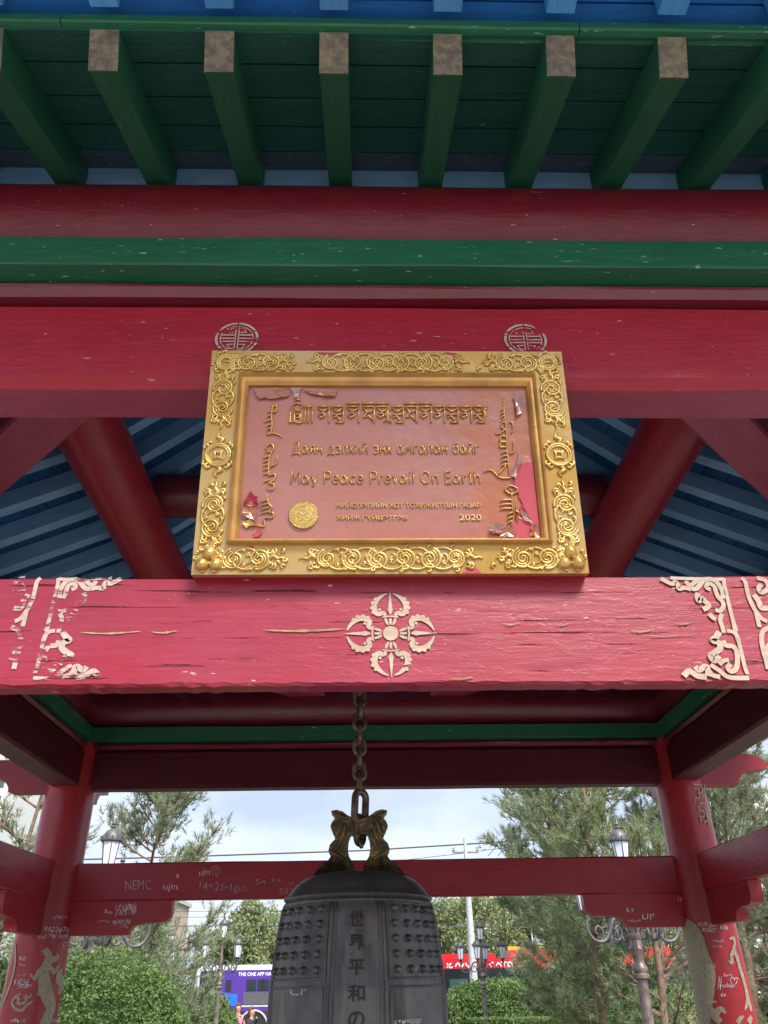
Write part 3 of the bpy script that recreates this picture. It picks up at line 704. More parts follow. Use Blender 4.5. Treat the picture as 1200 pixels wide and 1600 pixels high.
colrib(m, [(1096, 1572, 1.), (1108, 1578, 1.2), (1118, 1588, 1.), (1126, 1598, .7)], 12, c); colrib(m, [(1118, 1592, .8), (1122, 1580, 1), (1128, 1577, .9), (1134, 1584, .2)], 8, c)
colrib(m, [(1097, 1568, 1.2), (1101, 1557, .9), (1108, 1548, .2)], 9, c)
for i in range(12): colrib(m, [(1092+i*.9, 1468+i*8, 1.), (1101+i*.35, 1464+i*8, .1)], 7, c)
colrib(m, [(1139, 1467, .3), (1146, 1466, 1.), (1148, 1474, .8), (1146, 1484, .9), (1151, 1494, 1.1), (1156, 1512, 1.2), (1163, 1535, 1.2), (1169, 1560, 1.2), (1174, 1580, 1)], 6, c)
colrib(m, [(1149, 1482, .9), (1143, 1492, .9), (1144, 1505, .8), (1137, 1500, .2)], 6, c); colrib(m, [(1166, 1548, 1), (1168, 1562, 1.1), (1164, 1578, .3)], 7, c)
colrib(m, [(1152, 1598, 1), (1158, 1590, .8), (1162, 1588, .3)], 6, c); colrib(m, [(1170, 1598, 1.3), (1174, 1588, 1)], 6, c)
P_(m.build('painted_dragon', M_stencol, None), cols[(1, 1)])
# fret ornament at the head of the right column
for q in ([(1083, 1226), (1096, 1226), (1098, 1238), (1090, 1240)], [(1084, 1233), (1092, 1233), (1094, 1247), (1086, 1248), (1086, 1254)], [(1100, 1224), (1104, 1254), (1092, 1256)], [(1101, 1232), (1097, 1234), (1099, 1248)],
          [(1091, 1260), (1093, 1268), (1099, 1266), (1101, 1275), (1094, 1277), (1096, 1285)], [(1102, 1262), (1106, 1282), (1100, 1285)], [(1105, 1270), (1109, 1290)]):
    m = MB(); colrib(m, q, 2.4, c, sm=False); P_(m.build('painted_fret', M_stencol, None), cols[(1, 1)])

# ------------------------------------------------------------------ plaque
# its own frame: local x right, local y up along the board, local z out of the board
pb, pt = Vector((0, 1.145, .580)), Vector((0, 1.085, 1.023))
VH = (pt-pb).length; pv = (pt-pb).normalized(); pn = Vector((1, 0, 0)).cross(pv)*1.
if pn.y > 0: pn = -pn
PXC = .041
plq = thing('inscribed_plaque', 'large red plaque in a carved gold frame with raised gold lettering on the front beam', 'plaque')
PM = Matrix(((1, pv.x, pn.x, PXC), (0, pv.y, pn.y, pb.y), (0, pv.z, pn.z, pb.z), (0, 0, 0, 1)))
if PM.to_3x3().determinant() < 0: pass
plq.matrix_basis = PM; PMI = PM.inverted()
def pl(px, py):
    d = ray(px, py); o = Vector((PXC, pb.y, pb.z)); t = o.dot(pn)/d.dot(pn); q = PMI @ (d*t); return (q.x, q.y)
def loc(u, v, h): return (u, v, h)
x0 = (pl(335, 548)[0]+pl(295, 895)[0])/2; x1 = (pl(878, 550)[0]+pl(920, 897)[0])/2; y1 = VH; y0 = 0.
mo = [pl(376, 586), pl(834, 585), pl(864, 850), pl(353, 850)]; mi = [pl(391, 602), pl(822, 601), pl(847, 840), pl(369, 840)]
ox0 = (mo[0][0]+mo[3][0])/2; ox1 = (mo[1][0]+mo[2][0])/2; oy1 = (mo[0][1]+mo[1][1])/2; oy0 = (mo[2][1]+mo[3][1])/2
ix0 = (mi[0][0]+mi[3][0])/2; ix1 = (mi[1][0]+mi[2][0])/2; iy1 = (mi[0][1]+mi[1][1])/2; iy0 = (mi[2][1]+mi[3][1])/2
MB().box(x0, x1, y0, y1, -.036, -.014).build('back_board', M_red, plq)
# frame as four mitred boards
def mitre(a, b, c_, d, h0, h1):
    m = MB(); m.v = [(*p, h0) for p in (a, b, c_, d)]+[(*p, h1) for p in (a, b, c_, d)]
    m.f = [(3, 2, 1, 0), (4, 5, 6, 7), (0, 1, 5, 4), (1, 2, 6, 5), (2, 3, 7, 6), (3, 0, 4, 7)]; return m
O = [(x0, y1), (x1, y1), (x1, y0), (x0, y0)]; I = [(ox0, oy1), (ox1, oy1), (ox1, oy0), (ox0, oy0)]
for i in range(4):
    j = (i+1) % 4
    o = mitre(O[i], O[j], I[j], I[i], -.0138, 0).build('frame_board', M_goldgr, plq, fix=True)
# stepped gold moulding
m = MB(); prof = [(0, 0), (.0, .008), (.25, .011), (.4, .006), (.6, .006), (.75, .004), (1., -.002), (1., -.008)]
rings = []
for t, h in prof:
    a = (ox0+(ix0-ox0)*t, ox1+(ix1-ox1)*t, oy0+(iy0-oy0)*t, oy1+(iy1-oy1)*t); rings.append([(a[0], a[3], h), (a[1], a[3], h), (a[1], a[2], h), (a[0], a[2], h)])
for r_ in rings: m.v += r_
for i in range(len(rings)-1):
    for k in range(4): m.f.append((i*4+k, i*4+(k+1) % 4, (i+1)*4+(k+1) % 4, (i+1)*4+k))
m.build('moulding', M_goldlet, plq, fix=True)
# panel, gently cockled
m = MB(); NXP, NYP = 90, 54
for j in range(NYP+1):
    for i in range(NXP+1):
        u = ix0-.004+(ix1-ix0+.008)*i/NXP; v = iy0-.004+(iy1-iy0+.008)*j/NYP
        m.v.append((u, v, -.0075+.0005*noise.noise(Vector((u*14, v*30, 0)))+.0011*max(0, (u-.17)*8)*noise.noise(Vector((u*45, v*45, 3)))))
for j in range(NYP):
    for i in range(NXP): a = j*(NXP+1)+i; m.f.append((a, a+1, a+NXP+2, a+NXP+1))
m.build('panel', M_panel, plq, smooth=True)
PH = -.0068
# lettering
def pl_text(body, px0, px1, pyt, pyb, name='lettering', th=.0035, mat=M_gold, **k):
    a = pl(px0, pyb); b = pl(px1, pyb); t = pl((px0+px1)/2, pyt); mm = MB()
    put_text(mm, body, loc, a[0], b[0], (a[1]+b[1])/2, t[1], th, PH, **k); return mm.build(name, mat, plq)
pl_text('НИЙСЛЭЛИЙН ХОТ ТОХИЖИЛТЫН ГАЗАР', 526, 752, 782, 791, th=.002)
pl_text('ХИЙЖ ГҮЙЦЭТГЭВ', 526, 637, 802, 811, th=.002)
pl_text('2020', 719, 753, 802, 811, th=.002)
def tubes(name, paths, r, zh, mat=M_gold, par=None, n=6, sm=True, k=4):
    mm = MB()
    for p in paths:
        w_ = [q[2] if len(q) > 2 else 1. for q in p]
        P = smooth_path([(q[0], q[1], w_[i]) for i, q in enumerate(p)], k) if sm else [Vector((q[0], q[1], w_[i])) for i, q in enumerate(p)]
        mm.tube([(q.x, q.y, zh) for q in P], [r*max(q.z, .15) for q in P], n, flat=(0, 0, 1))
    return mm.build(name, mat, par or plq, smooth=True)
def pxs(path, ox=0, oy=0, s=1.): return [(*pl(ox+p[0]/s, oy+p[1]/s), *(p[2:])) for p in path]
# monoline rounded letters of the two main lines; a stroke marked with a leading 0 stays angular
def oo(cx, cy, rx, ry, a0=0, a1=360, n=12): return [(cx+rx*math.cos(math.radians(a0+(a1-a0)*i/n)), cy+ry*math.sin(math.radians(a0+(a1-a0)*i/n))) for i in range(n+1)]
X = .66
GL = {
 'a': (.72, [oo(.27, .33, .23, .31), [0, (.60, .70), (.60, -.03)], [0, (.5, .33), (.6, .33)]]), 'e': (.60, [[0, (.04, .34), (.54, .34)], oo(.29, .33, .26, .32, 2, 320)]),
 'c': (.52, [oo(.29, .33, .26, .32, 45, 315)]), 'o': (.6, [oo(.29, .33, .26, .32)]), 'M': (.85, [[0, (.04, 0), (.12, 1), (.42, .3), (.72, 1), (.80, 0)]]),
 'y': (.55, [[0, (.02, .66), (.27, .04)], [0, (.52, .66), (.22, -.2), (.08, -.24)]]), 'P': (.66, [[0, (.06, 0), (.06, 1)], [(.06, 1), (.35, 1), (.58, .88), (.6, .72), (.52, .5), (.3, .44), (.06, .44)]]),
 'r': (.42, [[0, (.06, 0), (.06, .66)], [(.06, .4), (.16, .6), (.38, .66)]]), 'v': (.5, [[0, (.02, .66), (.25, 0), (.48, .66)]]), 'i': (.2, [[0, (.1, 0), (.1, .66)], [0, (.1, .9), (.1, .96)]]),
 'l': (.2, [[0, (.1, 0), (.1, 1)]]), 'O': (.9, [oo(.43, .5, .39, .49)]), 'n': (.58, [[0, (.06, 0), (.06, .66)], [(.06, .42), (.18, .62), (.36, .66), (.5, .52), (.52, .3), (.52, 0)]]),
 'E': (.6, [[0, (.56, 1), (.06, 1), (.06, 0), (.56, 0)], [0, (.06, .52), (.48, .52)]]), 't': (.42, [[0, (.2, .95), (.2, .05), (.36, .02)], [0, (.04, .66), (.38, .66)]]),
 'h': (.58, [[0, (.06, 0), (.06, 1)], [(.06, .42), (.18, .62), (.36, .66), (.5, .52), (.52, .3), (.52, 0)]]),
 'Д': (.85, [[0, (.0, -.18), (.04, 0), (.80, 0), (.82, -.18)], [0, (.14, 0), (.26, 1), (.66, 1), (.66, 0)]]), 'я': (.58, [[0, (.5, 0), (.5, .66)], [(.5, .66), (.2, .66), (.08, .5), (.2, .32), (.5, .32)], [0, (.24, .32), (.04, 0)]]),
 'н': (.6, [[0, (.06, 0), (.06, .66)], [0, (.52, 0), (.52, .66)], [0, (.06, .33), (.52, .33)]]), 'д': (.68, [[0, (.0, -.16), (.02, 0), (.64, 0), (.66, -.16)], [0, (.12, 0), (.22, .66), (.52, .66), (.52, 0)]]),
 'э': (.55, [oo(.24, .33, .26, .32, 135, -135), [0, (.16, .34), (.48, .34)]]), 'л': (.58, [[0, (.02, 0), (.12, .1), (.18, .66), (.50, .66), (.50, 0)]]), 'х': (.52, [[0, (.03, 0), (.48, .66)], [0, (.03, .66), (.48, 0)]]),
 'и': (.6, [[0, (.06, .66), (.06, 0), (.52, .66), (.52, 0)]]), 'й': (.6, [[0, (.06, .66), (.06, 0), (.52, .66), (.52, 0)], [(.16, .92), (.29, .84), (.42, .92)]]),
 'м': (.72, [[0, (.04, 0), (.12, .66), (.34, .2), (.56, .66), (.64, 0)]]), 'г': (.46, [[0, (.06, 0), (.06, .66), (.42, .66)]]), 'б': (.6, [oo(.29, .31, .25, .3), [(.05, .35), (.08, .7), (.25, .88), (.52, .95)]]), ' ': (.34, [])}
for a_, b_ in (('а', 'a'), ('с', 'c')): GL[a_] = GL[b_]
def mono(body, px0, px1, pyt, pyb, r=.00125):
    tot = sum(GL[c_][0]+.12 for c_ in body)-.12; a = pl(px0, pyb); b = pl(px1, pyb); h_ = pl((px0+px1)/2, pyt)[1]-a[1]; sx = (b[0]-a[0])/tot; x = a[0]
    for c_ in body:
        w_, st = GL[c_]
        if st:
            q = MB()
            for p in st:
                ang = p[0] == 0; pp = [(x+u*sx, a[1]+v*h_) for u, v in (p[1:] if ang else p)]
                P = [Vector((u, v, 1)) for u, v in pp] if ang else smooth_path(pp, 3)
                q.tube([(z_.x, z_.y, PH+.0012) for z_ in P], r, 6, flat=(0, 0, 1))
            q.build('raised_letter', M_goldlet, plq, smooth=True)
        x += (w_+.12)*sx
mono('Даян дэлхий энх амгалан байг', 456, 750, 688, 706)
mono('May Peace Prevail On Earth', 454, 752, 734.5, 753)
# square letters of the top line: strokes read from an enlargement (4.8x, origin 370,590)
def g_box(x, w_, kind):
    t, b = 205, 325; r = x+w_
    base = [[(r-8, t), (r-8, b)], [(x, t), (r-8, t)]]
    if kind == 0: return base+[[(x+8, t+12), (x+w_*.45, t+40), (r-14, t+14)], [(x+8, t+62), (x+w_*.3, t+85), (x+w_*.6, t+68), (x+w_*.5, t+50), (x+12, t+55)]]
    if kind == 1: return base+[[(x+6, t+10), (x+w_*.45, t+40), (r-14, t+14)], [(x+8, t+60), (r-16, t+60)], [(x+12, t+85), (x+w_*.4, t+70), (x+w_*.6, t+95), (r-16, t+110)], [(x+w_*.3, b-4), (r-10, b)]]
    if kind == 2: return base+[[(x-4, t-24), (r, t-24)], [(x+6, t+10), (x+w_*.45, t+40), (r-14, t+14)], [(x+8, t+62), (x+w_*.3, t+85), (x+w_*.6, t+68), (x+w_*.5, t+50), (x+12, t+55)]]
    return base+[[(x-4, t-24), (r, t-24)], [(x+6, t+8), (x+w_*.4, t+45), (x+10, t+80), (x+w_*.5, t+70), (r-18, t+100)], [(x+w_*.4, t+45), (r-14, t+30)]]
sy = [[(415, 200), (400, 325), (430, 318), (470, 330), (500, 318)], [(435, 210), (435, 310), (460, 322), (485, 305), (485, 210)], [(430, 190), (460, 178), (492, 190)], [(440, 160), (460, 150), (482, 160)], [(462, 95), (455, 125), (470, 150)], [(440, 235), (480, 235)], [(445, 265), (475, 265), (475, 290), (445, 290)],
      [(520, 205), (515, 325)], [(545, 205), (540, 325)], [(572, 205), (570, 325)], [(500, 205), (580, 205)]]
kinds = [0, 1, 2, 3, 2, 1, 3, 2, 0, 1, 0, 1, 0]
xs_ = [607, 715, 830, 945, 1050, 1165, 1265, 1375, 1475, 1575, 1675, 1775, 1870]
gls = list(sy)
for x, kd in zip(xs_[:12], kinds): gls += g_box(x, 98, kd)
gls += [[(1100, 225), (1160, 270), (1110, 320)], [(1160, 225), (1120, 265), (1165, 325)], [(1840, 210), (1880, 265), (1850, 320)], [(1885, 210), (1850, 250)]]
def rs(p): return [(p_[0], p_[1]) for p_ in p]
mapx = lambda x: 452+(x-400)/(1890-400)*311
tubes('square_script_lettering', [[(*pl(mapx(a), 590+b/4.8),) for a, b in g] for g in gls], .0017, PH+.0015, M_goldlet, sm=False)
# running vertical script, left and right: a spine with teeth, loops and tails
Lf = []
def zig(pts): return pts
Lf.append(pxs([(250, 235, .6), (290, 190), (292, 240), (255, 245), (225, 240, .5)], 370, 590, 4.8))
Lf.append(pxs([(270, 190), (258, 270), (262, 340), (250, 410), (222, 405)], 370, 590, 4.8)); Lf.append(pxs([(250, 405), (300, 412), (345, 438, .3)], 370, 590, 4.8))
for yy in (265, 300, 335, 365): Lf.append(pxs([(262, yy), (230, yy+10), (195 if yy == 300 else 222, yy+25, .4)], 370, 590, 4.8))
Lf.append(pxs([(225, 530, .5), (215, 515), (245, 485), (272, 505), (262, 540), (205, 550, .4)], 370, 590, 4.8))
Lf.append(pxs([(262, 540), (240, 600), (235, 700), (240, 720), (285, 715), (275, 760), (235, 780), (275, 790), (265, 830), (215, 820, .4)], 370, 590, 4.8))
Lf.append(pxs([(240, 655), (285, 640), (300, 600), (298, 575, .5)], 370, 590, 4.8))
for yy in (575, 605, 635, 665, 700, 755): Lf.append(pxs([(245, yy), (220, yy+8), (192, yy+18, .4)], 370, 590, 4.8))
Lf.append(pxs([(232, 865, .5), (225, 900), (245, 950), (262, 960), (240, 1000), (270, 1005), (262, 1040), (200, 1045), (205, 1105), (120, 1090), (60, 1060, .3)], 370, 590, 4.8))
for yy in (905, 935, 965, 995): Lf.append(pxs([(238, yy), (205, yy+6), (170, yy+18, .4)], 370, 590, 4.8))
tubes('left_vertical_script', Lf, .0017, PH+.0015, M_goldlet)
Rt = []; S = 4.444
Rt.append(pxs([(835, 130, .3), (838, 240), (850, 330), (855, 450), (865, 560), (880, 690, .6)], 600, 590, S))
for yy in (200, 225, 250, 275): Rt.append(pxs([(840, yy), (825, yy+8), (815, yy+20, .5)], 600, 590, S))
Rt.append(pxs([(850, 300), (825, 300), (820, 335), (850, 350)], 600, 590, S)); Rt.append(pxs([(850, 345), (800, 380), (775, 375, .4)], 600, 590, S)); Rt.append(pxs([(870, 300, .5), (895, 305), (900, 350), (885, 375, .6)], 600, 590, S))
for yy in (400, 440): Rt.append(pxs([(852, yy), (815, yy), (812, yy+32), (855, yy+30)], 600, 590, S))
Rt.append(pxs([(905, 435), (905, 505), (875, 515, .5)], 600, 590, S))
for yy in (500, 530, 560, 590): Rt.append(pxs([(862, yy), (835, yy+5), (815, yy+18, .4)], 600, 590, S))
Rt.append(pxs([(690, 645, .4), (750, 635), (800, 680), (850, 690), (880, 685)], 600, 590, S)); Rt.append(pxs([(800, 660), (830, 625), (850, 600)], 600, 590, S))
Rt.append(pxs([(840, 770), (880, 740), (935, 770), (890, 800), (840, 770)], 600, 590, S)); Rt.append(pxs([(880, 765), (890, 780)], 600, 590, S))
Rt.append(pxs([(890, 800), (895, 880), (905, 960), (890, 1010, .5)], 600, 590, S))
for yy in (840, 870, 900): Rt.append(pxs([(893, yy), (840, yy), (808, yy+8, .5)], 600, 590, S))
for yy in (925, 955, 985): Rt.append(pxs([(900, yy), (870, yy+12), (860, yy+22, .4)], 600, 590, S))
Rt.append(pxs([(905, 910), (960, 940), (1045, 1005, .4)], 600, 590, S)); Rt.append(pxs([(905, 950), (960, 975), (1010, 1000, .4)], 600, 590, S))
tubes('right_vertical_script', Rt, .0017, PH+.0015, M_goldlet)
# round seal
c = pl(474, 803); mm = MB(); mm.lathe([(.0255, 0), (.0255, .002), (.0245, .003), (.0, .003)], 40, (c[0], c[1], PH), caps=False)
seal = mm.build('round_seal', M_gold, plq, smooth='auto')
pth = [[(c[0]+r*math.cos(t*math.pi/12), c[1]+r*math.sin(t*math.pi/12)) for t in range(25)] for r in (.0245, .017)]
for k in range(3):
    a = math.pi/2+k*2*math.pi/3; q = (c[0]+.0082*math.cos(a), c[1]+.0082*math.sin(a)); pth.append([(q[0]+.0068*math.cos(t*math.pi/8), q[1]+.0068*math.sin(t*math.pi/8)) for t in range(17)])
    pth.append([(q[0]-.003, q[1]), (q[0]+.003, q[1])])
for k in range(26): a = k*2*math.pi/26; pth.append([(c[0]+.019*math.cos(a), c[1]+.019*math.sin(a)), (c[0]+.0225*math.cos(a+.04), c[1]+.0225*math.sin(a+.04))])
mm = MB()
for p in pth: mm.tube([(q[0], q[1], PH+.0032) for q in p], .0007, 5, flat=(0, 0, 1))
mm.build('seal_relief', M_gold, plq, smooth=True)
# carved scrollwork of the frame
mm = None
def spiral(cx, cy, R_, a0, dirn, turns=1.75, n=34, r1=.12):
    return [(cx+(R_*(1-t)+R_*r1*t)*math.cos(a0+dirn*turns*2*math.pi*t), cy+(R_*(1-t)+R_*r1*t)*math.sin(a0+dirn*turns*2*math.pi*t), 1.1-.3*t) for t in [i/n for i in range(n+1)]]
def arc(cx, cy, R_, a0, a1, n=14, sx=1.): return [(cx+sx*R_*math.cos(a0+(a1-a0)*i/n), cy+R_*math.sin(a0+(a1-a0)*i/n), .5+.6*math.sin(math.pi*i/n)) for i in range(n+1)]
def curl(cx, cy, a, s, dirn=1):                           # little leaf curl
    return [(cx, cy, .5), (cx+s*math.cos(a), cy+s*math.sin(a), 1.1), (cx+s*1.5*math.cos(a+dirn*.7), cy+s*1.5*math.sin(a+dirn*.7), 1.), (cx+s*1.1*math.cos(a+dirn*1.3), cy+s*1.1*math.sin(a+dirn*1.3), .7)]
def cluster(T_, n, R_, tail=True):
    """row of n interlaced spirals along local x, T_ maps (a, b) to plaque coordinates"""
    A = []; w_ = R_*2.1; x_ = -(n-1)*w_/2
    for i in range(n):
        cx = x_+i*w_; dr = 1 if (i < n/2) else -1; up = 1 if i % 2 == 0 else -1
        rr = R_*(1.0 if 0 < i < n-1 or n < 4 else .85)
        A.append((spiral(cx, -.0006*up, rr, math.pi*(.5 if up > 0 else -.5)+.3*dr, dr*up), 1.)); A.append((spiral(cx, -.0006*up, rr*.76, math.pi*(.5 if up > 0 else -.5)+.3*dr, dr*up, 1.2), .6))
        if i < n-1:
            m_ = cx+w_/2; A.append((arc(m_, -R_*.25, R_*1.2, math.pi*.12, math.pi*.88), .9)); A.append((arc(m_, R_*.25, R_*1.2, -math.pi*.88, -math.pi*.12), .9))
            A.append((arc(m_, 0, R_*.45, -.5*math.pi*up, .5*math.pi*up), .7))
        for k in range(4): a = math.pi/4+k*math.pi/2+.2*i; A.append((curl(cx+R_*.86*math.cos(a), R_*.86*math.sin(a), a+.4, R_*.22, 1 if k % 2 else -1), .8))
    if tail:
        for sg in (-1, 1):
            ex = sg*((n-1)*w_/2+R_*.9)
            A.append(([(ex, 0, 1.1), (ex+sg*R_*.35, R_*.3, 1.2), (ex+sg*R_*.7, 0, 1.), (ex+sg*R_*1.05, R_*.12, .8), (ex+sg*R_*1.4, -.05*R_, .3)], 1.1))
            for q in (-1, 1): A.append((curl(ex+sg*R_*.1, q*R_*.45, 0 if sg > 0 else math.pi, R_*.4, q*sg), 1.)); A.append((curl(ex-sg*R_*.1, q*R_*.75, 0 if sg > 0 else math.pi, R_*.35, -q*sg), .9))
            blobs.append((T_(ex+sg*R_*.45, -R_*.35), R_*.14)); blobs.append((T_(ex+sg*R_*.85, R_*.4), R_*.10))
    return [([(*T_(p[0], p[1]), p[2]) for p in path], wd) for path, wd in A]
blobs = []
def carve(A, base=.0024, r=.0027, name='carved_scroll'):
    q = MB()
    for path, wd in A:
        P = smooth_path(path, 2); q.tube([(p.x, p.y, base*.6) for p in P], [r*wd*max(.25, p.z) for p in P], 6, flat=(0, 0, 1))
    for (p, rr) in blobs: q.lathe([(rr, 0), (rr*.85, rr*.5), (rr*.45, rr*.85), (.0001, rr)], 9, (p[0], p[1], 0), caps=False)
    blobs.clear(); return q.build(name, M_gold, plq, smooth=True)
bx, by = (x0+ox0)/2, (y0+oy0)/2; bxr, byt = (x1+ox1)/2, (y1+oy1)/2; bwx, bwy = (ox0-x0), (oy0-y0); bty = (y1-oy1)
cxm, cym = (x0+x1)/2, (y0+y1)/2; R_h = .0172
for yy in (byt, by):
    R_ = min(.49*(bty if yy == byt else bwy), .0205)
    carve(cluster(lambda a, b, yy=yy: (cxm+a, yy+b), 6, R_))
    for sx in (-1, 1): carve(cluster(lambda a, b, yy=yy, sx=sx: (cxm+sx*.243+a, yy+b), 2, R_*.97))
for yy in (byt, by):
    for sx in (-1, 1):
        A = []
        for q, (dx, dy) in enumerate(((.186, .012), (.194, -.010), (.176, -.013), (.200, .013), (.182, .0))):
            A.append((curl(cxm+sx*dx, yy+dy, q*1.3, .0055, (-1)**q), 1.)); blobs.append(((cxm+sx*(dx+.006), yy-dy*.6), .0022))
        carve(A, name='carved_leaf')
for xx in (bx, bxr):
    for sy_ in (-1, 1):
        A = []
        for q, (dx, dy) in enumerate(((.010, .060), (-.011, .064), (.012, .172), (-.010, .178))):
            A.append((curl(xx+dx, cym+sy_*dy, q*1.3, .0055, (-1)**q), 1.)); blobs.append(((xx-dx*.6, cym+sy_*(dy+.004)), .0022))
        carve(A, name='carved_leaf')
for xx in (bx, bxr):
    R_ = min(.49*bwx, .0205)
    for sy_ in (-1, 1): carve(cluster(lambda a, b, xx=xx, sy_=sy_: (xx+b, cym+sy_*.118+a), 2, R_*.97))
    # coin medallion
    A = [([(xx+r*math.cos(t*math.pi/14), cym+r*math.sin(t*math.pi/14), 1.) for t in range(29)], w_) for r, w_ in ((.0215, 1.2), (.0178, .7))]
    for k in range(4): a = k*math.pi/2; A.append((arc(xx+.0178*math.cos(a), cym+.0178*math.sin(a), .0126, a+math.pi-.78, a+math.pi+.78), .9))
    for k in range(4): a = k*math.pi/2+.78; A.append((curl(xx+.0225*math.cos(a), cym+.0225*math.sin(a), a, .007, 1), 1.1)); A.append((curl(xx+.0225*math.cos(a), cym+.0225*math.sin(a), a, .007, -1), 1.1))
    for sg in (-1, 1): A.append(([(xx, cym+sg*.024, 1.), (xx+.008, cym+sg*.031, 1.2), (xx-.004, cym+sg*.036, 1.), (xx+.002, cym+sg*.044, .4)], 1.3))
    carve(A, name='carved_medallion')
for xx, sx in ((bx, -1), (bxr, 1)):
    for yy in (byt, by):
        if yy == byt:
            A = [([(xx+r*math.cos(t*math.pi/14), yy+r*math.sin(t*math.pi/14), 1.) for t in range(29)], 1.) for r in (.0165, .0125)]
            for k in range(6): a = k*math.pi/3; A.append((arc(xx+.006*math.cos(a), yy+.006*math.sin(a), .0045, a-1.6, a+1.6), .7))
            for k in range(8): a = k*math.pi/4; A.append((curl(xx+.018*math.cos(a), yy+.018*math.sin(a), a, .006, (-1)**k), 1.))
            carve(A, name='carved_corner_knot')
        else:                                              # three fruits
            for q, (dx, dy, r) in enumerate(((-.003*0, .010, .0125), (.011*sx, -.010, .013), (-.012*sx, -.010, .0125))):
                blobs.append(((xx+dx, yy+dy), r))
            A = [(spiral(xx+.011*sx, yy-.010, .012, 0, 1, 2), .6), (spiral(xx-.012*sx, yy-.010, .011, 0, 1, 2), .6)]
            for k in range(10): a = k*math.pi/5; A.append((curl(xx+.021*math.cos(a), yy+.019*math.sin(a), a, .004, (-1)**k), .9))
            carve(A, name='carved_fruit')
# missing gilding and peeling film
def patch(name, pts, h, mat, sc_=0., curlh=0.):
    q = MB(); P = [pl(*p) for p in pts]; cx = sum(p[0] for p in P)/len(P); cy = sum(p[1] for p in P)/len(P); n = len(P)
    q.v.append((cx, cy, h)); 
    for j, p in enumerate(P): q.v.append((p[0], p[1], h+curlh*(.2+.8*random.random())))
    for j in range(n): q.f.append((0, 1+j, 1+(j+1) % n))
    return q.build(name, mat, plq, fix=False)
def jag(pts, amp=2.2, n=4):
    o = []
    for i in range(len(pts)):
        a, b = pts[i], pts[(i+1) % len(pts)]
        for k in range(n): t = k/n; o.append((a[0]+(b[0]-a[0])*t+random.uniform(-amp, amp), a[1]+(b[1]-a[1])*t+random.uniform(-amp, amp)))
    return o
patch('bare_patch', jag([(813, 722), (833, 719), (847, 838), (806, 838), (800, 818), (812, 800), (830, 815), (812, 775), (803, 750)], 1.6), -.0052, M_pink)
patch('bare_patch', jag([(722, 896), (738, 881), (752, 896)], .8), .0006, M_pink); patch('bare_patch', jag([(497, 551), (530, 551), (505, 561), (490, 566)], 1), .0006, M_pink)
patch('bare_patch', jag([(690, 551), (712, 551), (722, 560), (712, 556)], .8), .0006, M_pink); patch('bare_patch', jag([(388, 853), (397, 853), (394, 859)], .5), .0006, M_pink)
for pts, mt, ch in (([(395, 606), (452, 605), (452, 616), (430, 620), (404, 621)], M_flake, .003), ([(470, 606), (527, 606), (523, 617), (505, 617), (487, 613)], M_flake, .003), ([(455, 604), (470, 604), (468, 618), (460, 620)], M_flakep, .002),
                    ([(378, 790), (390, 768), (402, 775), (403, 792)], M_red, .006), ([(378, 795), (388, 782), (402, 795), (398, 812), (380, 806)], M_flake, .006), ([(376, 815), (388, 811), (402, 818), (385, 823)], M_gold, .003),
                    ([(392, 838), (400, 828), (411, 826), (404, 838)], M_pink, .003), ([(802, 615), (812, 612), (818, 640), (808, 650)], M_flakep, .006), ([(800, 745), (808, 722), (812, 700), (816, 720), (806, 745)], M_flakep, .005),
                    ([(762, 825), (775, 817), (790, 820), (785, 832), (770, 832)], M_flakep, .006), ([(790, 825), (806, 822), (803, 838), (780, 838)], M_flake, .004), ([(830, 822), (842, 818), (844, 838), (826, 838)], M_flake, .006),
                    ([(812, 795), (822, 800), (834, 818), (820, 812)], M_flakep, .004), ([(806, 785), (800, 800), (812, 815), (806, 800)], M_flake, .004)):
    patch('peeling_flake', jag(pts, 1.2, 3), -.0045, mt, curlh=ch)

# ------------------------------------------------------------------ bell and chain
BX = -.027
bell = thing('bronze_bell', 'dark weathered bronze temple bell with rows of bosses, hanging on a chain', 'bell', (BX, CY, 0))
prof = [(.0, .326), (.10, .325), (.145, .319), (.180, .306), (.208, .287), (.226, .266), (.236, .253), (.244, .249), (.2475, .243), (.244, .237), (.238, .234), (.243, .231), (.247, .226), (.247, .221),
        (.251, .212), (.257, .18), (.263, .14), (.269, .09), (.274, .04), (.278, -.01), (.280, -.02), (.2795, -.03), (.283, -.13), (.286, -.25), (.289, -.40), (.292, -.50), (.302, -.53), (.302, -.56), (.296, -.57), (.298, -.60)]
prof = [(r_*1.03, z_) for r_, z_ in prof]
def rbell(z):
    q = [p for p in prof[13:]]
    for (ra, za), (rb, zb_) in zip(q, q[1:]):
        if za >= z >= zb_: return ra+(rb-ra)*(za-z)/(za-zb_+1e-9)
    return q[-1][0]
m = MB(); m.lathe(prof+[(.275, -.60), (.262, -.5), (.25, 0.), (.2, .23)], 96, caps=False); m.build('body', M_bronze, bell, smooth='auto', fix=True)
def bell_fn(ang, z, h): r = rbell(z)+h; a = math.radians(ang-90); return (r*math.cos(a), r*math.sin(a), z)
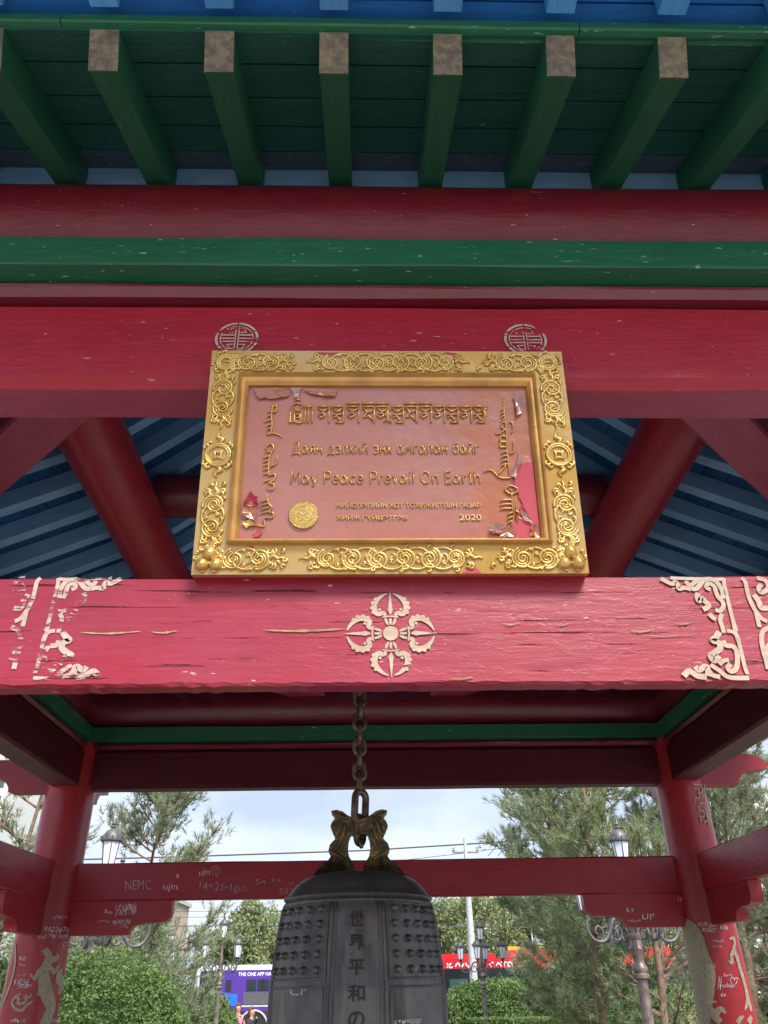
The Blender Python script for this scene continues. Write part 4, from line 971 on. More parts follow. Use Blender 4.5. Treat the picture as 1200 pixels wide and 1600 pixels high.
for q in range(4):
    c0 = q*90
    m = MB()
    for a in (-17.5, -14.5, 14.5, 17.5):
        P = [bell_fn(c0+a, .219-.74*t/24, .0005) for t in range(25)]; m.tube(P, .0058 if abs(a) > 15 else .0036, 8)
    m.build('vertical_band', M_bronze, bell, smooth=True)
    m = MB()
    for (a0, a1, z0, z1) in ((20, 70, .215, .010), (20.5, 69.5, -.012, -.30)):
        pth = [(a0+(a1-a0)*t/12, z0) for t in range(13)]+[(a1, z0+(z1-z0)*t/8) for t in range(1, 9)]+[(a1+(a0-a1)*t/12, z1) for t in range(1, 13)]+[(a0, z1+(z0-z1)*t/8) for t in range(1, 8)]
        m.tube([bell_fn(c0+a, z, .0003) for a, z in pth], .0034, 8, closed=True)
    m.build('panel_border', M_bronze, bell, smooth=True)
bm_ = MB().lathe([(.0125, -.002), (.0125, .001), (.0110, .003), (.0088, .005), (.0095, .009), (.0088, .014), (.0055, .017), (.0008, .018)], 12, caps=False)
b0 = None
for q in range(4):
    for i in range(5):
        for j in range(5):
            a = q*90+25.5+i*9.75; z = .199-j*.0415
            if b0 is None: b0 = bm_.build('boss', M_bronze, bell, smooth=True); o = b0
            else: o = b0.copy(); link(o, bell)
            p = Vector(bell_fn(a, z, -.0005)); nrm = Vector((math.cos(math.radians(a-90)), math.sin(math.radians(a-90)), .1)).normalized()
            o.matrix_basis = Matrix.Translation(p) @ nrm.to_track_quat('Z', 'Y').to_matrix().to_4x4()
for i, ch_ in enumerate('世界平和の鐘'):
    mm = MB(); z = .170-i*.0655
    put_text(mm, ch_, lambda u, v, h: bell_fn(u, v, h), -5.2, 4.6, z-.021, z+.021, .005, .0, res=2, offset=.012)
    mm.build('kanji_character', M_bossl, bell)
mm = MB()
put_text(mm, '3021', bell_fn, 33, 39, .028, .034, .0004, .0002); put_text(mm, 'c+н=одр', bell_fn, 22, 41, -.108, -.094, .0006, .0003, shear=.2); put_text(mm, '892+0511', bell_fn, 34, 52, .03, .042, .0004, .0003, offset=-.01)
put_text(mm, 'Cr', bell_fn, -45, -32, -.03, -.008, .0004, .0002, offset=-.015)
mm.build('chalk_graffiti', M_marker, bell)
# crown: two dragon necks rising to flared heads, joined by an arch
cr = bpy.data.objects.new('crown', None); link(cr, bell)
for sx in (-1, 1):
    q = MB()
    outl = [(.168, .300), (.150, .328), (.116, .356), (.100, .378), (.108, .400), (.103, .418), (.084, .437), (.092, .455), (.103, .478), (.098, .492), (.086, .506), (.102, .530), (.082, .534), (.060, .528), (.042, .515), (.020, .505),
            (.0, .500), (.0, .452), (.012, .450), (.030, .452), (.038, .430), (.040, .400), (.034, .376), (.018, .352), (.012, .320), (.06, .300)]
    q.prism(outl, lambda u, v, h: (sx*u+.003, h*(1. if v > .37 else 1+.9*(.37-v)/.045), v), -.030, .030)
    o = q.build('dragon_neck', M_crown, cr, fix=True)
    bv = o.modifiers.new('b', 'BEVEL'); bv.width = .009; bv.segments = 3; bv.limit_method = 'ANGLE'; bv.angle_limit = .9
    for f in (-1, 1):
        q = MB()
        for pth in ([(.150, .33), (.120, .352), (.09, .36), (.06, .345)], [(.100, .38), (.07, .40), (.05, .43), (.045, .46)], [(.103, .415), (.075, .425), (.058, .45), (.05, .49)], [(.085, .44), (.07, .47), (.06, .51)],
                    [(.100, .48), (.08, .49), (.065, .52)], [(.10, .528), (.075, .515), (.04, .50)], [(.108, .398), (.08, .385), (.055, .37), (.04, .35)], [(.13, .34), (.10, .36), (.08, .375)], [(.095, .46), (.085, .475), (.092, .49)]):
            P = smooth_path(pth, 4); q.tube([(sx*p.x+.003, f*.031, p.y) for p in P], [.0042*(.4+math.sin(math.pi*min(1, (i+.5)/len(P)))) for i in range(len(P))], 6)
        q.build('carved_folds', M_crown, cr, smooth=True)
chn = thing('hanging_chain', 'heavy rusty chain holding the bronze bell under the front rail', 'chain', (BX+.004, CY, 0))
def link_mesh(Lo, Wo, r, nm='link'):
    a, b = Wo/2-r, Lo/2-r; pts = []
    for k in range(9): t = k/8*math.pi; pts.append((a*math.cos(t), 0, b-a+a*math.sin(t)+0))
    for k in range(9): t = math.pi+k/8*math.pi; pts.append((a*math.cos(t), 0, -(b-a)+a*math.sin(t)))
    return MB().tube(pts, r, 9, closed=True, flat=(0, 1, 0)).build(nm, M_chain, chn, smooth=True)
l0 = link_mesh(.080, .056, .0082); z = .628; pit = .0468; k = 0
while z < 1.80:
    o = l0 if k == 0 else link_copy if False else (l0 if k == 0 else l0.copy())
    if k: link(o, chn)
    o.location = (0, 0, z); o.rotation_euler = (random.uniform(-.03, .03), 0, math.radians(12 if k % 2 else 100)+random.uniform(-.12, .12)); z += pit; k += 1
sh = link_mesh(.135, .074, .0135, 'shackle'); sh.location = (.002, -.012, .545); sh.rotation_euler = (0, .05, math.radians(35))
s2 = link_mesh(.115, .068, .0135, 'shackle'); s2.location = (0, 0, .468); s2.rotation_euler = (0, -.12, math.radians(60))
MB().tube([(-.004, -.05, .43), (.006, -.055, .415), (.008, -.055, .40)], .007, 8).build('shackle_pin', M_chain, chn, smooth=True)

# ------------------------------------------------------------------ ground, road, hills
MB().box(-900, 900, -300, 1500, GZ-.5, GZ).build('ground', M_grass).__setitem__('kind', 'structure')
MB().box(-18, 18, -18, 9, GZ-.2, GZ+.012).build('plaza', M_plaza).__setitem__('kind', 'structure')
MB().box(-300, 300, 29, 52, GZ-.2, GZ+.006).build('road', M_road).__setitem__('kind', 'structure')
MB().box(-300, 300, 28.7, 29, GZ-.2, GZ+.13).build('kerb', M_plaza).__setitem__('kind', 'structure')
mm = MB(); N = 120
for i in range(N+1):
    x = -900+1800*i/N; h = 34+38*noise.noise(Vector((x*.004, 2, 0)))+14*noise.noise(Vector((x*.02, 7, 0)))
    mm.v += [(x, 1300, GZ-5), (x, 1340, max(5, h)), (x, 1450, GZ-5)]
for i in range(N): a = 3*i; mm.f += [(a, a+3, a+4, a+1), (a+1, a+4, a+5, a+2)]
mm.build('hills', M_hill, smooth=True).__setitem__('kind', 'structure')

# ------------------------------------------------------------------ street lamps
def lantern(par_, x, y, z):
    L0 = bpy.data.objects.new('lantern', None); link(L0, par_); L0.location = (x, y, z)
    MB().lathe([(.062, 0), (.098, .26)], 6, caps=True).build('glass', M_lglass, L0)
    q = MB().lathe([(.02, -.10), (.035, -.06), (.02, -.04), (.066, -.018), (.066, 0)], 12).lathe([(.104, .26), (.118, .275), (.118, .295), (.10, .31), (.092, .34), (.07, .375), (.04, .395), (.022, .405), (.034, .42), (.018, .44), (.03, .455), (.012, .475), (.004, .52)], 18)
    for k in range(6):
        a = 2*math.pi*(k+.5)/6; q.tube([(.063*math.cos(a), .063*math.sin(a), 0), (.099*math.cos(a), .099*math.sin(a), .265)], .006, 5)
    for k in range(12):
        a = 2*math.pi*k/12; q.tube([(.116*math.cos(a), .116*math.sin(a), .27), (.120*math.cos(a), .120*math.sin(a), .325)], .007, 4)
    q.build('lantern_frame', M_iron, L0, smooth='auto')
def lamp_post():
    t = thing('street_lamp', 'tmp', 'street lamp', group='ornate five lantern street lamps around the pavilion')
    # z = 0 at ground, ~3.85 m high
    MB().lathe([(.20, 0), (.20, .12), (.15, .2), (.16, .35), (.11, .45), (.075, .6), (.062, 1.6), (.056, 2.25), (.095, 2.27), (.095, 2.30), (.07, 2.32), (.082, 2.34), (.082, 2.37), (.062, 2.40), (.055, 2.45), (.078, 2.50), (.09, 2.545), (.07, 2.58), (.06, 2.63), (.08, 2.66), (.08, 2.685), (.055, 2.70),
                (.05, 2.9), (.035, 3.0), (.03, 3.25), (.04, 3.28)], 20).build('pole', M_pole, t, smooth='auto')
    q = MB()
    for k in range(4):
        a = math.pi/4+k*math.pi/2; P = [(.09*math.cos(a)+.022*math.cos(s)*math.cos(a), .09*math.sin(a)+.022*math.cos(s)*math.sin(a), 2.545+.022*math.sin(s)) for s in [i*math.pi/5 for i in range(10)]]; q.tube(P, .011, 6, closed=True)
    q.build('pole_capital', M_iron, t, smooth=True)
    for k in range(4):
        a = math.radians(12)+k*math.pi/2; ca, sa = math.cos(a), math.sin(a); q = MB()
        def W(p): return (p[0]*ca, p[0]*sa, p[1])
        P = smooth_path([(.04, 2.70), (.10, 2.84), (.22, 2.84), (.28, 2.74), (.36, 2.63), (.48, 2.63), (.555, 2.72), (.56, 2.84)], 5); q.tube([W((p.x, p.y)) for p in P], .018, 7)
        P = smooth_path([(.28, 2.74), (.27, 2.66), (.20, 2.63), (.15, 2.70), (.19, 2.77), (.23, 2.73)], 5); q.tube([W((p.x, p.y)) for p in P], .013, 6)
        P = smooth_path([(.38, 2.63), (.38, 2.72), (.43, 2.77), (.47, 2.72), (.44, 2.69)], 5); q.tube([W((p.x, p.y)) for p in P], .012, 6)
        q.tube([W((.28, 2.74)), W((.285, 2.60)), W((.285, 2.56))], .010, 5)
        q.build('arm', M_iron, t, smooth=True)
        lantern(t, .56*ca, .56*sa, 2.93)
    lantern(t, 0, 0, 3.38)
    return t
LAMPS = [(968, 1316, 9.6, 'tall bronze street lamp standing just left of the right rear column'), (174, 1316, 9.4, 'bronze street lamp behind the big round hedge beside the left rear column'),
         (350, 1446, 21.5, 'street lamp in front of the purple bus, left of the bell'), (749, 1450, 21.5, 'street lamp in front of the red bus, right of the bell'),
         (268, 1462, 30, 'small distant street lamp between the left hedge and the purple bus'), (1181, 1455, 24, 'street lamp seen past the right edge of the right rear column'),
         (222, 1470, 34, 'farthest street lamp on the left, before the beige building')]
lamp0 = lamp_post()
def copy_tree(o, par=None):
    c_ = o.copy(); link(c_)
    if par: c_.parent = par
    for h in list(o.children): copy_tree(h, c_)
    return c_
for i, (px, py, Y, lb) in enumerate(LAMPS):
    o = lamp0 if i == 0 else copy_tree(lamp0); p = at(px, py, Y)
    s_ = (p.z-GZ)/(3.40+.24); o.location = (p.x, p.y, GZ); o.scale = (s_,)*3; o.rotation_euler = (0, 0, i*.35); o['label'] = lb

# ------------------------------------------------------------------ vehicles
def bus(name, label, loc_, rz, Lb, H, body, lower_, glass, roofm, group=None):
    t = thing(name, label, 'bus', loc_, rz, group); W_ = 2.5
    pr = [(0, .35), (0, H-.38), (.07, H-.16), (.26, H-.04), (.55, H)]; out_ = pr+[(Lb-a, b) for a, b in pr[::-1]]
    m = MB().prism(out_, lambda u, v, h: (u, h, v), 0, W_); m.build('body', body, t, fix=True)
    return t
def rect(par_, name, x0, x1, z0, z1, mat, proud=.01, y=0.):
    return MB().box(x0, x1, y-proud, y+.02, z0, z1).build(name, mat, par_)
def wheel(par_, x, R_=.48):
    w_ = bpy.data.objects.new('wheel', None); link(w_, par_); w_.location = (x, .02, R_)
    M = Matrix.Rotation(math.pi/2, 4, 'X')
    for nm, pf, mt in (('tyre', [(R_*.62, -.12), (R_*.95, -.13), (R_, -.09), (R_, .09), (R_*.95, .13), (R_*.62, .12)], M_black), ('rim', [(R_*.1, .13), (R_*.3, .12), (R_*.5, .06), (R_*.6, .11), (R_*.64, .11), (R_*.64, -.1)], M_conc)):
        q = MB().lathe(pf, 28, caps=(nm == 'rim')); o = q.build(nm, mt, w_, smooth='auto'); o.data.transform(M)
# purple bus
YP = 44.; pL = at(303, 1560, YP); pz = at(360, 1508, YP).z; Hb = pz-GZ
t = bus('city_bus', 'purple city bus with white rounded roof edge passing behind the hedge', (pL.x, YP, GZ), 0, 11.8, Hb, M_white, None, None, None)
def bx_(px): return at(px, 1545, YP).x-pL.x
def bz_(py): return at(360, py, YP).z-GZ
rect(t, 'purple_side_panel', bx_(312), 11.4, .42, bz_(1516), M_purple, .012)
rect(t, 'white_lower_skirt', bx_(312), bx_(345), bz_(1562), bz_(1550), M_yel, .02)
rect(t, 'rear_window', bx_(311), bx_(343), bz_(1549), bz_(1518), M_busglass, .024)
q = MB(); q.add([(bx_(333), -.03, bz_(1517)), (bx_(345), -.03, bz_(1517)), (bx_(345), -.03, bz_(1545))], [(0, 1, 2), (2, 1, 0)]).build('purple_wedge', M_purple, t)
for a, b in ((352, 361), (385, 400), (402, 420)): f_ = rect(t, 'window', bx_(a), bx_(b), bz_(1549), bz_(1531), M_busglass, .024)
for a in range(6): rect(t, 'window', bx_(424+a*28), bx_(448+a*28), bz_(1549), bz_(1531), M_busglass, .024)
rect(t, 'dark_panel', bx_(381), bx_(440), bz_(1570), bz_(1551), M_grey, .026)
rect(t, 'blue_panel', bx_(352), bx_(372), bz_(1572), bz_(1553), M_bluev, .026)
rect(t, 'grey_skirt', bx_(378), bx_(440), bz_(1574), bz_(1571.2), M_conc, .03)
rect(t, 'wheel_arch', bx_(399)-.62, bx_(399)+.62, .42, 1.15, M_black, .02)
q = MB(); q.tube([(bx_(399)+.68*math.cos(a), -.03, .50+.68*math.sin(a)) for a in [math.pi*i/12 for i in range(13)]], .05, 6); q.build('wheel_arch_trim', M_conc, t, smooth=True)
wheel(t, bx_(399)); wheel(t, bx_(399)+6.0)
q = MB(); put_text(q, 'THE ONE APP HA', lambda u, v, h: (u, -.014-h, v), bx_(371), bx_(423), bz_(1525.5), bz_(1519.5), .008, 0, offset=.02); q.build('lettering', M_ltext, t)
# red bus
YR = 33.; rL = at(640, 1540, YR); rz_ = at(750, 1497, YR).z
t2 = bus('city_bus', 'red trolley bus with dark windows and white roof script, right of the bell', (rL.x, YR, GZ), 0, 11.8, rz_-GZ, M_busred, None, None, None)
def rx_(px): return at(px, 1545, YR).x-rL.x
def rzz(py): return at(760, py, YR).z-GZ
rect(t2, 'dark_side', .15, 11.6, .45, rzz(1513), M_busglass, .012)
for i in range(7): rect(t2, 'window', rx_(703+i*34), rx_(732+i*34), rzz(1556), rzz(1529), M_glassg, .024)
for a, b, hh in ((.6, 3.3, .16), (3.9, 6.2, .26), (7.2, 10., .3)): MB().box(a, b, .5, 2., rz_-GZ-.02, rz_-GZ+hh).build('roof_unit', M_busred, t2)
q = MB(); zl, zh_ = rzz(1511), rzz(1504)
for x_, st in ((700, [(0, 0), (7, 1)]), (700, [(0, 1), (5, 0), (9, .2)]), (713, [(0, .2), (5, 1), (9, .1), (14, .8)]), (730, [(0, 1), (3, 0), (8, .9), (11, 0)]), (742, [(0, 0), (2, 1), (8, 1)]), (768, [(6, 1), (1, .8), (0, .3), (5, 0)]), (778, [(0, .2), (4, .9), (8, .1)]), (786, [(0, 1), (9, 1)]), (786, [(5, 1), (4, 0)]), (797, [(0, 0), (1, 1), (6, .8), (7, .3), (1, 0)])):
    ribbon(q, [(rx_(x_+a), zl+(zh_-zl)*b) for a, b in st], .045, lambda u, v, h: (u, -.014-h, v), .002)
q.build('roof_script', M_ltext, t2)
wheel(t2, 2.6); wheel(t2, 8.6)
# dark bus at the right edge
YD = 19.; dL = at(1130, 1560, YD)
t3 = bus('minibus', 'dark grey minibus with blue stripe and white number at the right edge', (dL.x, YD, GZ), 0, 6.5, at(1180, 1462, YD).z-GZ, M_grey, None, None, None)
dx_ = lambda px: at(px, 1550, YD).x-dL.x; dz_ = lambda py: at(1185, py, YD).z-GZ
rect(t3, 'window', dx_(1150), dx_(1250), dz_(1514), dz_(1488), M_busglass, .015); rect(t3, 'blue_stripe', dx_(1140), dx_(1240), dz_(1523), dz_(1516), M_bluev, .015)
rect(t3, 'white_roof_band', dx_(1145), dx_(1240), dz_(1484), dz_(1467), M_white, .015)
q = MB(); put_text(q, '20', lambda u, v, h: (u, -.012-h, v), dx_(1174), dx_(1189), dz_(1561), dz_(1549), .006, 0, offset=.015); q.build('number', M_ltext, t3)
rect(t3, 'white_skirt', dx_(1140), dx_(1240), .40, dz_(1575), M_white, .018); wheel(t3, 1.2); wheel(t3, 4.8)

# ------------------------------------------------------------------ people
def person(label, loc_, rz, top, hair, seated=False, hand=False, k=1., group=None):
    t = thing('person', label, 'person', loc_, rz, group); t.scale = (k,)*3
    V = {'pel': (0, 0, .95, .15), 'wst': (0, 0, 1.1, .125), 'chs': (0, -.01, 1.3, .15), 'nk': (0, 0, 1.46, .055), 'hd0': (0, -.01, 1.55, .075), 'hd1': (0, -.015, 1.63, .095), 'hd2': (0, 0, 1.69, .08)}
    E = [('pel', 'wst'), ('wst', 'chs'), ('chs', 'nk'), ('nk', 'hd0'), ('hd0', 'hd1'), ('hd1', 'hd2')]
    for s in (-1, 1):
        n_ = 'l' if s < 0 else 'r'
        V['sh'+n_] = (s*.17, 0, 1.38, .06); V['el'+n_] = (s*.24, .02, 1.12, .045)
        V['wr'+n_] = (s*.08, -.16, 1.42, .03) if (hand and s > 0) else (s*.25, -.05, .88, .03); V['ha'+n_] = (s*.05, -.15, 1.50, .035) if (hand and s > 0) else (s*.25, -.07, .80, .035)
        E += [('chs', 'sh'+n_), ('sh'+n_, 'el'+n_), ('el'+n_, 'wr'+n_), ('wr'+n_, 'ha'+n_)]
        if seated: V['kn'+n_] = (s*.1, -.42, .93, .07); V['an'+n_] = (s*.1, -.42, .52, .045); V['ft'+n_] = (s*.1, -.55, .49, .04)
        else: V['kn'+n_] = (s*.1, -.01, .5, .065); V['an'+n_] = (s*.1, .02, .09, .045); V['ft'+n_] = (s*.1, -.13, .05, .04)
        E += [('pel', 'kn'+n_), ('kn'+n_, 'an'+n_), ('an'+n_, 'ft'+n_)]
    ks = list(V); me = bpy.data.meshes.new('body'); me.from_pydata([V[a][:3] for a in ks], [(ks.index(a), ks.index(b)) for a, b in E], [])
    o = bpy.data.objects.new('body', me); link(o); md = o.modifiers.new('s', 'SKIN'); md.use_smooth_shade = True
    sv = me.skin_vertices[0].data
    for i, a in enumerate(ks): sv[i].radius = (V[a][3],)*2; sv[i].use_root = (i == 0)
    sb = o.modifiers.new('ss', 'SUBSURF'); sb.levels = sb.render_levels = 1
    dg = bpy.context.evaluated_depsgraph_get(); dg.update(); me2 = bpy.data.meshes.new_from_object(o.evaluated_get(dg)); bpy.data.objects.remove(o)
    for mt in (M_skin, top, M_cdark): me2.materials.append(mt)
    for p in me2.polygons:
        c_ = p.center; p.use_smooth = True
        p.material_index = 0 if (c_.z > 1.45 or (abs(c_.x) > .2 and c_.z < .92 and not seated)) else (1 if c_.z > .95 else 2)
    link(bpy.data.objects.new('body', me2), t)
    h = MB().lathe([(.06, 1.42), (.105, 1.5), (.112, 1.6), (.108, 1.68), (.08, 1.75), (.02, 1.785)], 14, (0, .025, 0), caps=True); hm = h.build('hair', hair, t, smooth=True)
    for v in hm.data.vertices:
        if v.co.y < -.035: v.co.y = -.035+(.3*(v.co.y+.035) if v.co.z > 1.70 else 0)
        if v.co.y < -.03 and v.co.z < 1.68: v.co.y = -.0
    q = MB(); q.lathe([(.012, -.02), (.014, 0), (.004, .02)], 8, (0, -.112, 1.585)); q.build('nose', M_skin, t, smooth=True)
    q = MB()
    for s in (-1, 1): q.lathe([(.001, -.008), (.009, 0), (.001, .008)], 8, (s*.035, -.098, 1.622))
    q.build('eyes', M_black, t, smooth=True)
    return t
p = at(394, 1572, 28.); person('woman with reddish brown hair and dark top walking past the purple bus wheel', (p.x, 28., GZ), math.radians(60), M_cdark, M_hair, hand=True, k=(p.z-GZ)/1.79)
p = at(373, 1566, 29.5); person('person in a pink top left of the brown haired woman', (p.x, 29.5, GZ), math.radians(20), M_cpink, M_hair, k=(p.z-GZ)/1.79)
# passengers stand a little inside the open windows
for px, py, lb, mt in ((392, 1534, 'passenger in white shirt at the open window of the purple bus', M_cwhite),):
    p = at(px, py, YP-.06); t_ = person(lb, (p.x, YP+.30, p.z-1.79*.8), 0, mt, M_hair, k=.8)
t.children  # keep

# ------------------------------------------------------------------ poles, wires, signs, buildings
def pole(px, pyt, Y, r0, r1, mat, label, hz=None):
    p = at(px, pyt, Y); t_ = thing('utility_pole', label, 'pole', (p.x, Y, GZ)); h = (hz or p.z)-GZ
    MB().lathe([(r0, 0), (r0*.9, h*.5), (r1, h)], 14).build('shaft', mat, t_, smooth='auto')
    q = MB().tube([(-.5, 0, h*.93), (.5, 0, h*.93)], .04, 6)
    for k in (-.45, 0, .45): q.lathe([(.03, 0), (.06, .04), (.03, .09), (.05, .12), (.01, .16)], 8, (k, 0, h*.93+.03))
    q.build('crossarm', M_steel, t_); return t_
pole(726, 1310, 31.5, .15, .05, M_conc, 'slim white pole rising behind the red bus')
pole(843, 1225, 30, .13, .09, M_steel, 'grey pole with cables behind the pine, just under the upper beam', hz=at(843, 1150, 30).z)
def wire(label, pts, Y, r=.018, sag=0., col_=M_black):
    P = []; A = [at(a, b, Y) for a, b in pts]
    for i in range(len(A)-1):
        for k in range(8): t_ = k/8; P.append(A[i].lerp(A[i+1], t_))
    P.append(A[-1]); o = MB().tube(P, r, 5).build('overhead_wire', M_iron); tag(o, label, 'wire', 'overhead wires'); return o
wire('thick overhead wire crossing behind the bell crown', [(-200, 1352), (275, 1339), (570, 1329), (841, 1312), (1300, 1290)], 33, .03)
wire('thin overhead wire just below the thick one on the right', [(560, 1352), (700, 1336), (841, 1318), (1300, 1300)], 34, .012)
wire('long wire low across the left gap above the bus', [(100, 1450), (300, 1447), (560, 1446), (1000, 1452)], 40, .022)
wire('wire across the left gap, second from the top', [(100, 1436), (300, 1433), (700, 1434)], 42, .012)
wire('faint wire across the left gap, topmost', [(100, 1427), (300, 1424), (700, 1422)], 43, .012)
wire('cable slanting down left from the grey pole, outermost', [(838, 1252), (762, 1338)], 30, .013); wire('cable slanting down left from the grey pole, middle one', [(840, 1256), (778, 1338)], 30, .013); wire('cable slanting down left from the grey pole, nearest it', [(842, 1285), (806, 1340)], 30, .010)
# signs
def sign(label, px0, px1, py0, py1, Y, mat, txt=None):
    a = at(px0, py1, Y); b = at(px1, py0, Y); t_ = thing('street_sign', label, 'sign', (a.x, Y, GZ)); W_ = b.x-a.x
    MB().box(0, W_, 0, .06, a.z-GZ, b.z-GZ).build('sign_board', mat, t_); MB().box(W_/2-.05, W_/2+.05, .07, .15, 0, a.z-GZ+.2).build('post', M_steel, t_)
    if txt: q = MB(); put_text(q, txt, lambda u, v, h: (u, -.004-h, v), W_*.1, W_*.9, a.z-GZ+.1*(b.z-a.z), b.z-GZ-.1*(b.z-a.z), .01, 0); q.build('lettering', M_steel, t_)
    return t_
sign('white upright board between the trees above the red bus', 832, 849, 1450, 1476, 40, M_ltext, '1'); sign('yellow sign above the roof of the red bus', 794, 845, 1478, 1487, 41, M_yel)
def building(label, px0, px1, pyt, Y, dep, mat, nx, nz_):
    a = at(px0, pyt, Y); b = at(px1, pyt, Y); t_ = thing('apartment_building', label, 'building', (a.x, Y, GZ)); W_ = b.x-a.x; H = a.z-GZ
    MB().box(0, W_, 0, dep, 0, H).build('walls', mat, t_); MB().box(-.3, W_+.3, -.3, dep+.3, H+.002, H+.5).build('parapet', M_conc, t_)
    w0 = None
    for i in range(nx):
        for j in range(nz_):
            if w0 is None:
                w0 = MB().box(0, W_/nx*.55, -.06, .02, 0, H/nz_*.5).build('window', M_win, t_); o = w0; f0 = MB().box(-.12, W_/nx*.55+.12, -.12, -.0, -.18, -.02).build('sill', M_conc, w0)
            else: o = w0.copy(); link(o, t_)
            o.location = (W_/nx*(i+.22), 0, H/nz_*(j+.3))
building('white tower block far left behind the pine', -160, 22, 1190, 90, 15, M_bldgw, 6, 14); building('beige apartment block behind the left trees', 196, 262, 1405, 110, 14, M_bldg, 6, 6)
building('white low block seen through the trees on the right', 700, 880, 1405, 120, 14, M_bldgw, 12, 6); building('grey white block far right behind the pines', 1085, 1330, 1235, 100, 14, M_bldgw, 9, 12)
building('low pale block seen left of the bell', 395, 470, 1478, 120, 12, M_bldg, 6, 2)

# ------------------------------------------------------------------ vegetation
def mesh_from(name, V, Fq, mat, par=None):
    me = bpy.data.meshes.new(name); n = len(V); k = Fq.shape[1]; m_ = len(Fq)
    me.vertices.add(n); me.vertices.foreach_set('co', V.astype(np.float32).ravel()); me.loops.add(m_*k); me.loops.foreach_set('vertex_index', Fq.astype(np.int32).ravel())
    me.polygons.add(m_); me.polygons.foreach_set('loop_start', np.arange(0, m_*k, k, dtype=np.int32)); me.polygons.foreach_set('loop_total', np.full(m_, k, dtype=np.int32))
    me.materials.append(mat); me.update(calc_edges=True); return link(bpy.data.objects.new(name, me), par)
def needles(C, D, n, ln, wd, spread=.9):
    """C tuft centres, D tuft directions -> thin triangles"""
    m_ = len(C); c = np.repeat(C, n, 0); d = np.repeat(D, n, 0)+rng.normal(0, spread, (m_*n, 3)); d /= np.linalg.norm(d, axis=1, keepdims=True)
    c = c+np.repeat(D, n, 0)*rng.uniform(-.5, .5, (m_*n, 1))*ln
    s = np.cross(d, rng.normal(0, 1, (m_*n, 3))); s /= np.linalg.norm(s, axis=1, keepdims=True); L_ = ln*rng.uniform(.6, 1.1, (m_*n, 1))
    V = np.stack([c-s*wd/2, c+s*wd/2, c+d*L_], 1).reshape(-1, 3); return V, np.arange(m_*n*3).reshape(-1, 3)
def leaves(C, sz, jit):
    m_ = len(C); a = rng.normal(0, 1, (m_, 3)); a /= np.linalg.norm(a, axis=1, keepdims=True); b = np.cross(a, rng.normal(0, 1, (m_, 3))); b /= np.linalg.norm(b, axis=1, keepdims=True)
    s = sz*rng.uniform(.6, 1.3, (m_, 1)); V = np.stack([C-a*s, C-b*s*.45, C+a*s, C+b*s*.45], 1).reshape(-1, 3); return V, np.arange(m_*4).reshape(-1, 4)
def pine(label, base, H, R0, trunk_r, z_first, dens=1., mat=M_pine, lean=(0, 0), seed=0, ln=.10, wd=.007, nn=16, whorl=.42, group='pine trees behind the pavilion'):
    global rng
    rng = np.random.default_rng(seed); random.seed(seed); t_ = thing('pine_tree', label, 'tree', base, 0, group)
    tp = [(lean[0]*s*s*H+.10*math.sin(s*6+seed), lean[1]*s*H, s*H) for s in [i/12 for i in range(13)]]
    q = MB().tube(tp, [trunk_r*(1-.85*i/12)*(1.25 if i == 0 else 1) for i in range(13)], 9); C = []; D = []
    def tpos(z): s = z/H; return Vector((lean[0]*s*s*H+.10*math.sin(s*6+seed), lean[1]*s*H, z))
    z = z_first; br = MB()
    while z < H-.1:
        s = (z-z_first)/(H-z_first); Rm = R0*(math.sin(min(1, .25+s*.9)*math.pi*.62)**.7)*(1-s**2.2)+.15
        for k in range(random.randint(3, 5)):
            a = random.uniform(0, 2*math.pi); L_ = Rm*random.uniform(.6, 1.15); p0 = tpos(z+random.uniform(-.12, .12)); el = .15+.5*s+random.uniform(-.15, .2)
            P = [p0]; d = Vector((math.cos(a)*math.cos(el), math.sin(a)*math.cos(el), math.sin(el))); st = L_/7
            for i in range(7):
                d = (d+Vector((random.gauss(0, .13), random.gauss(0, .13), .06+random.gauss(0, .08)))).normalized(); P.append(P[-1]+d*st)
                if i >= 1:
                    for j in range(2 if i < 5 else 3):
                        dd = (d+Vector((random.gauss(0, .7), random.gauss(0, .7), random.gauss(.15, .35)))).normalized(); l2 = L_*random.uniform(.12, .30)*(1.2-i*.09)
                        e = P[-1]+dd*l2; mid = P[-1]+dd*l2*.5+Vector((0, 0, -.02)); br.tube([P[-1], mid, e], [.010, .007, .003], 4, cap=False)
                        for u in range(max(2, int(l2/.085*dens))):
                            f_ = .35+.65*random.random(); c_ = P[-1]+dd*(l2*f_)+Vector((random.gauss(0, .07), random.gauss(0, .07), random.gauss(.02, .06))); C.append(tuple(c_)); D.append(tuple((dd+Vector((0, 0, .35))).normalized()))
            br.tube(P, [max(.004, trunk_r*.28*(1-i/8)) for i in range(8)], 5, cap=False)
            for u in range(3): C.append(tuple(P[-1])); D.append(tuple(d))
        z += whorl*random.uniform(.7, 1.2)
    q.v += []; o = q.build('trunk', M_bark, t_, smooth=True); br.build('branches', M_bark, t_)
    V, Fq = needles(np.array(C), np.array(D), nn, ln, wd, .55); mesh_from('needles', V, Fq, mat, t_); return t_
def gp(px, Y): p = at(px, 1534, Y); return (p.x, Y, GZ)
pine('pine with open branches just right of the left rear column', gp(222, 11.5), 5.1, 1.25, .055, 1.2, 2.0, M_pine2, seed=1, ln=.11, wd=.009, nn=20, whorl=.3)
pine('pine at the far left edge behind the side rail', gp(-5, 10.5), 5.2, 1.1, .07, 1.6, 1.8, M_pine2, seed=2, ln=.10, wd=.010)
pine('dense pine just left of the right rear column', gp(945, 13), 6.4, 1.7, .07, 1.7, 1.5, M_pine, seed=3, ln=.13, wd=.010, nn=20, whorl=.32)
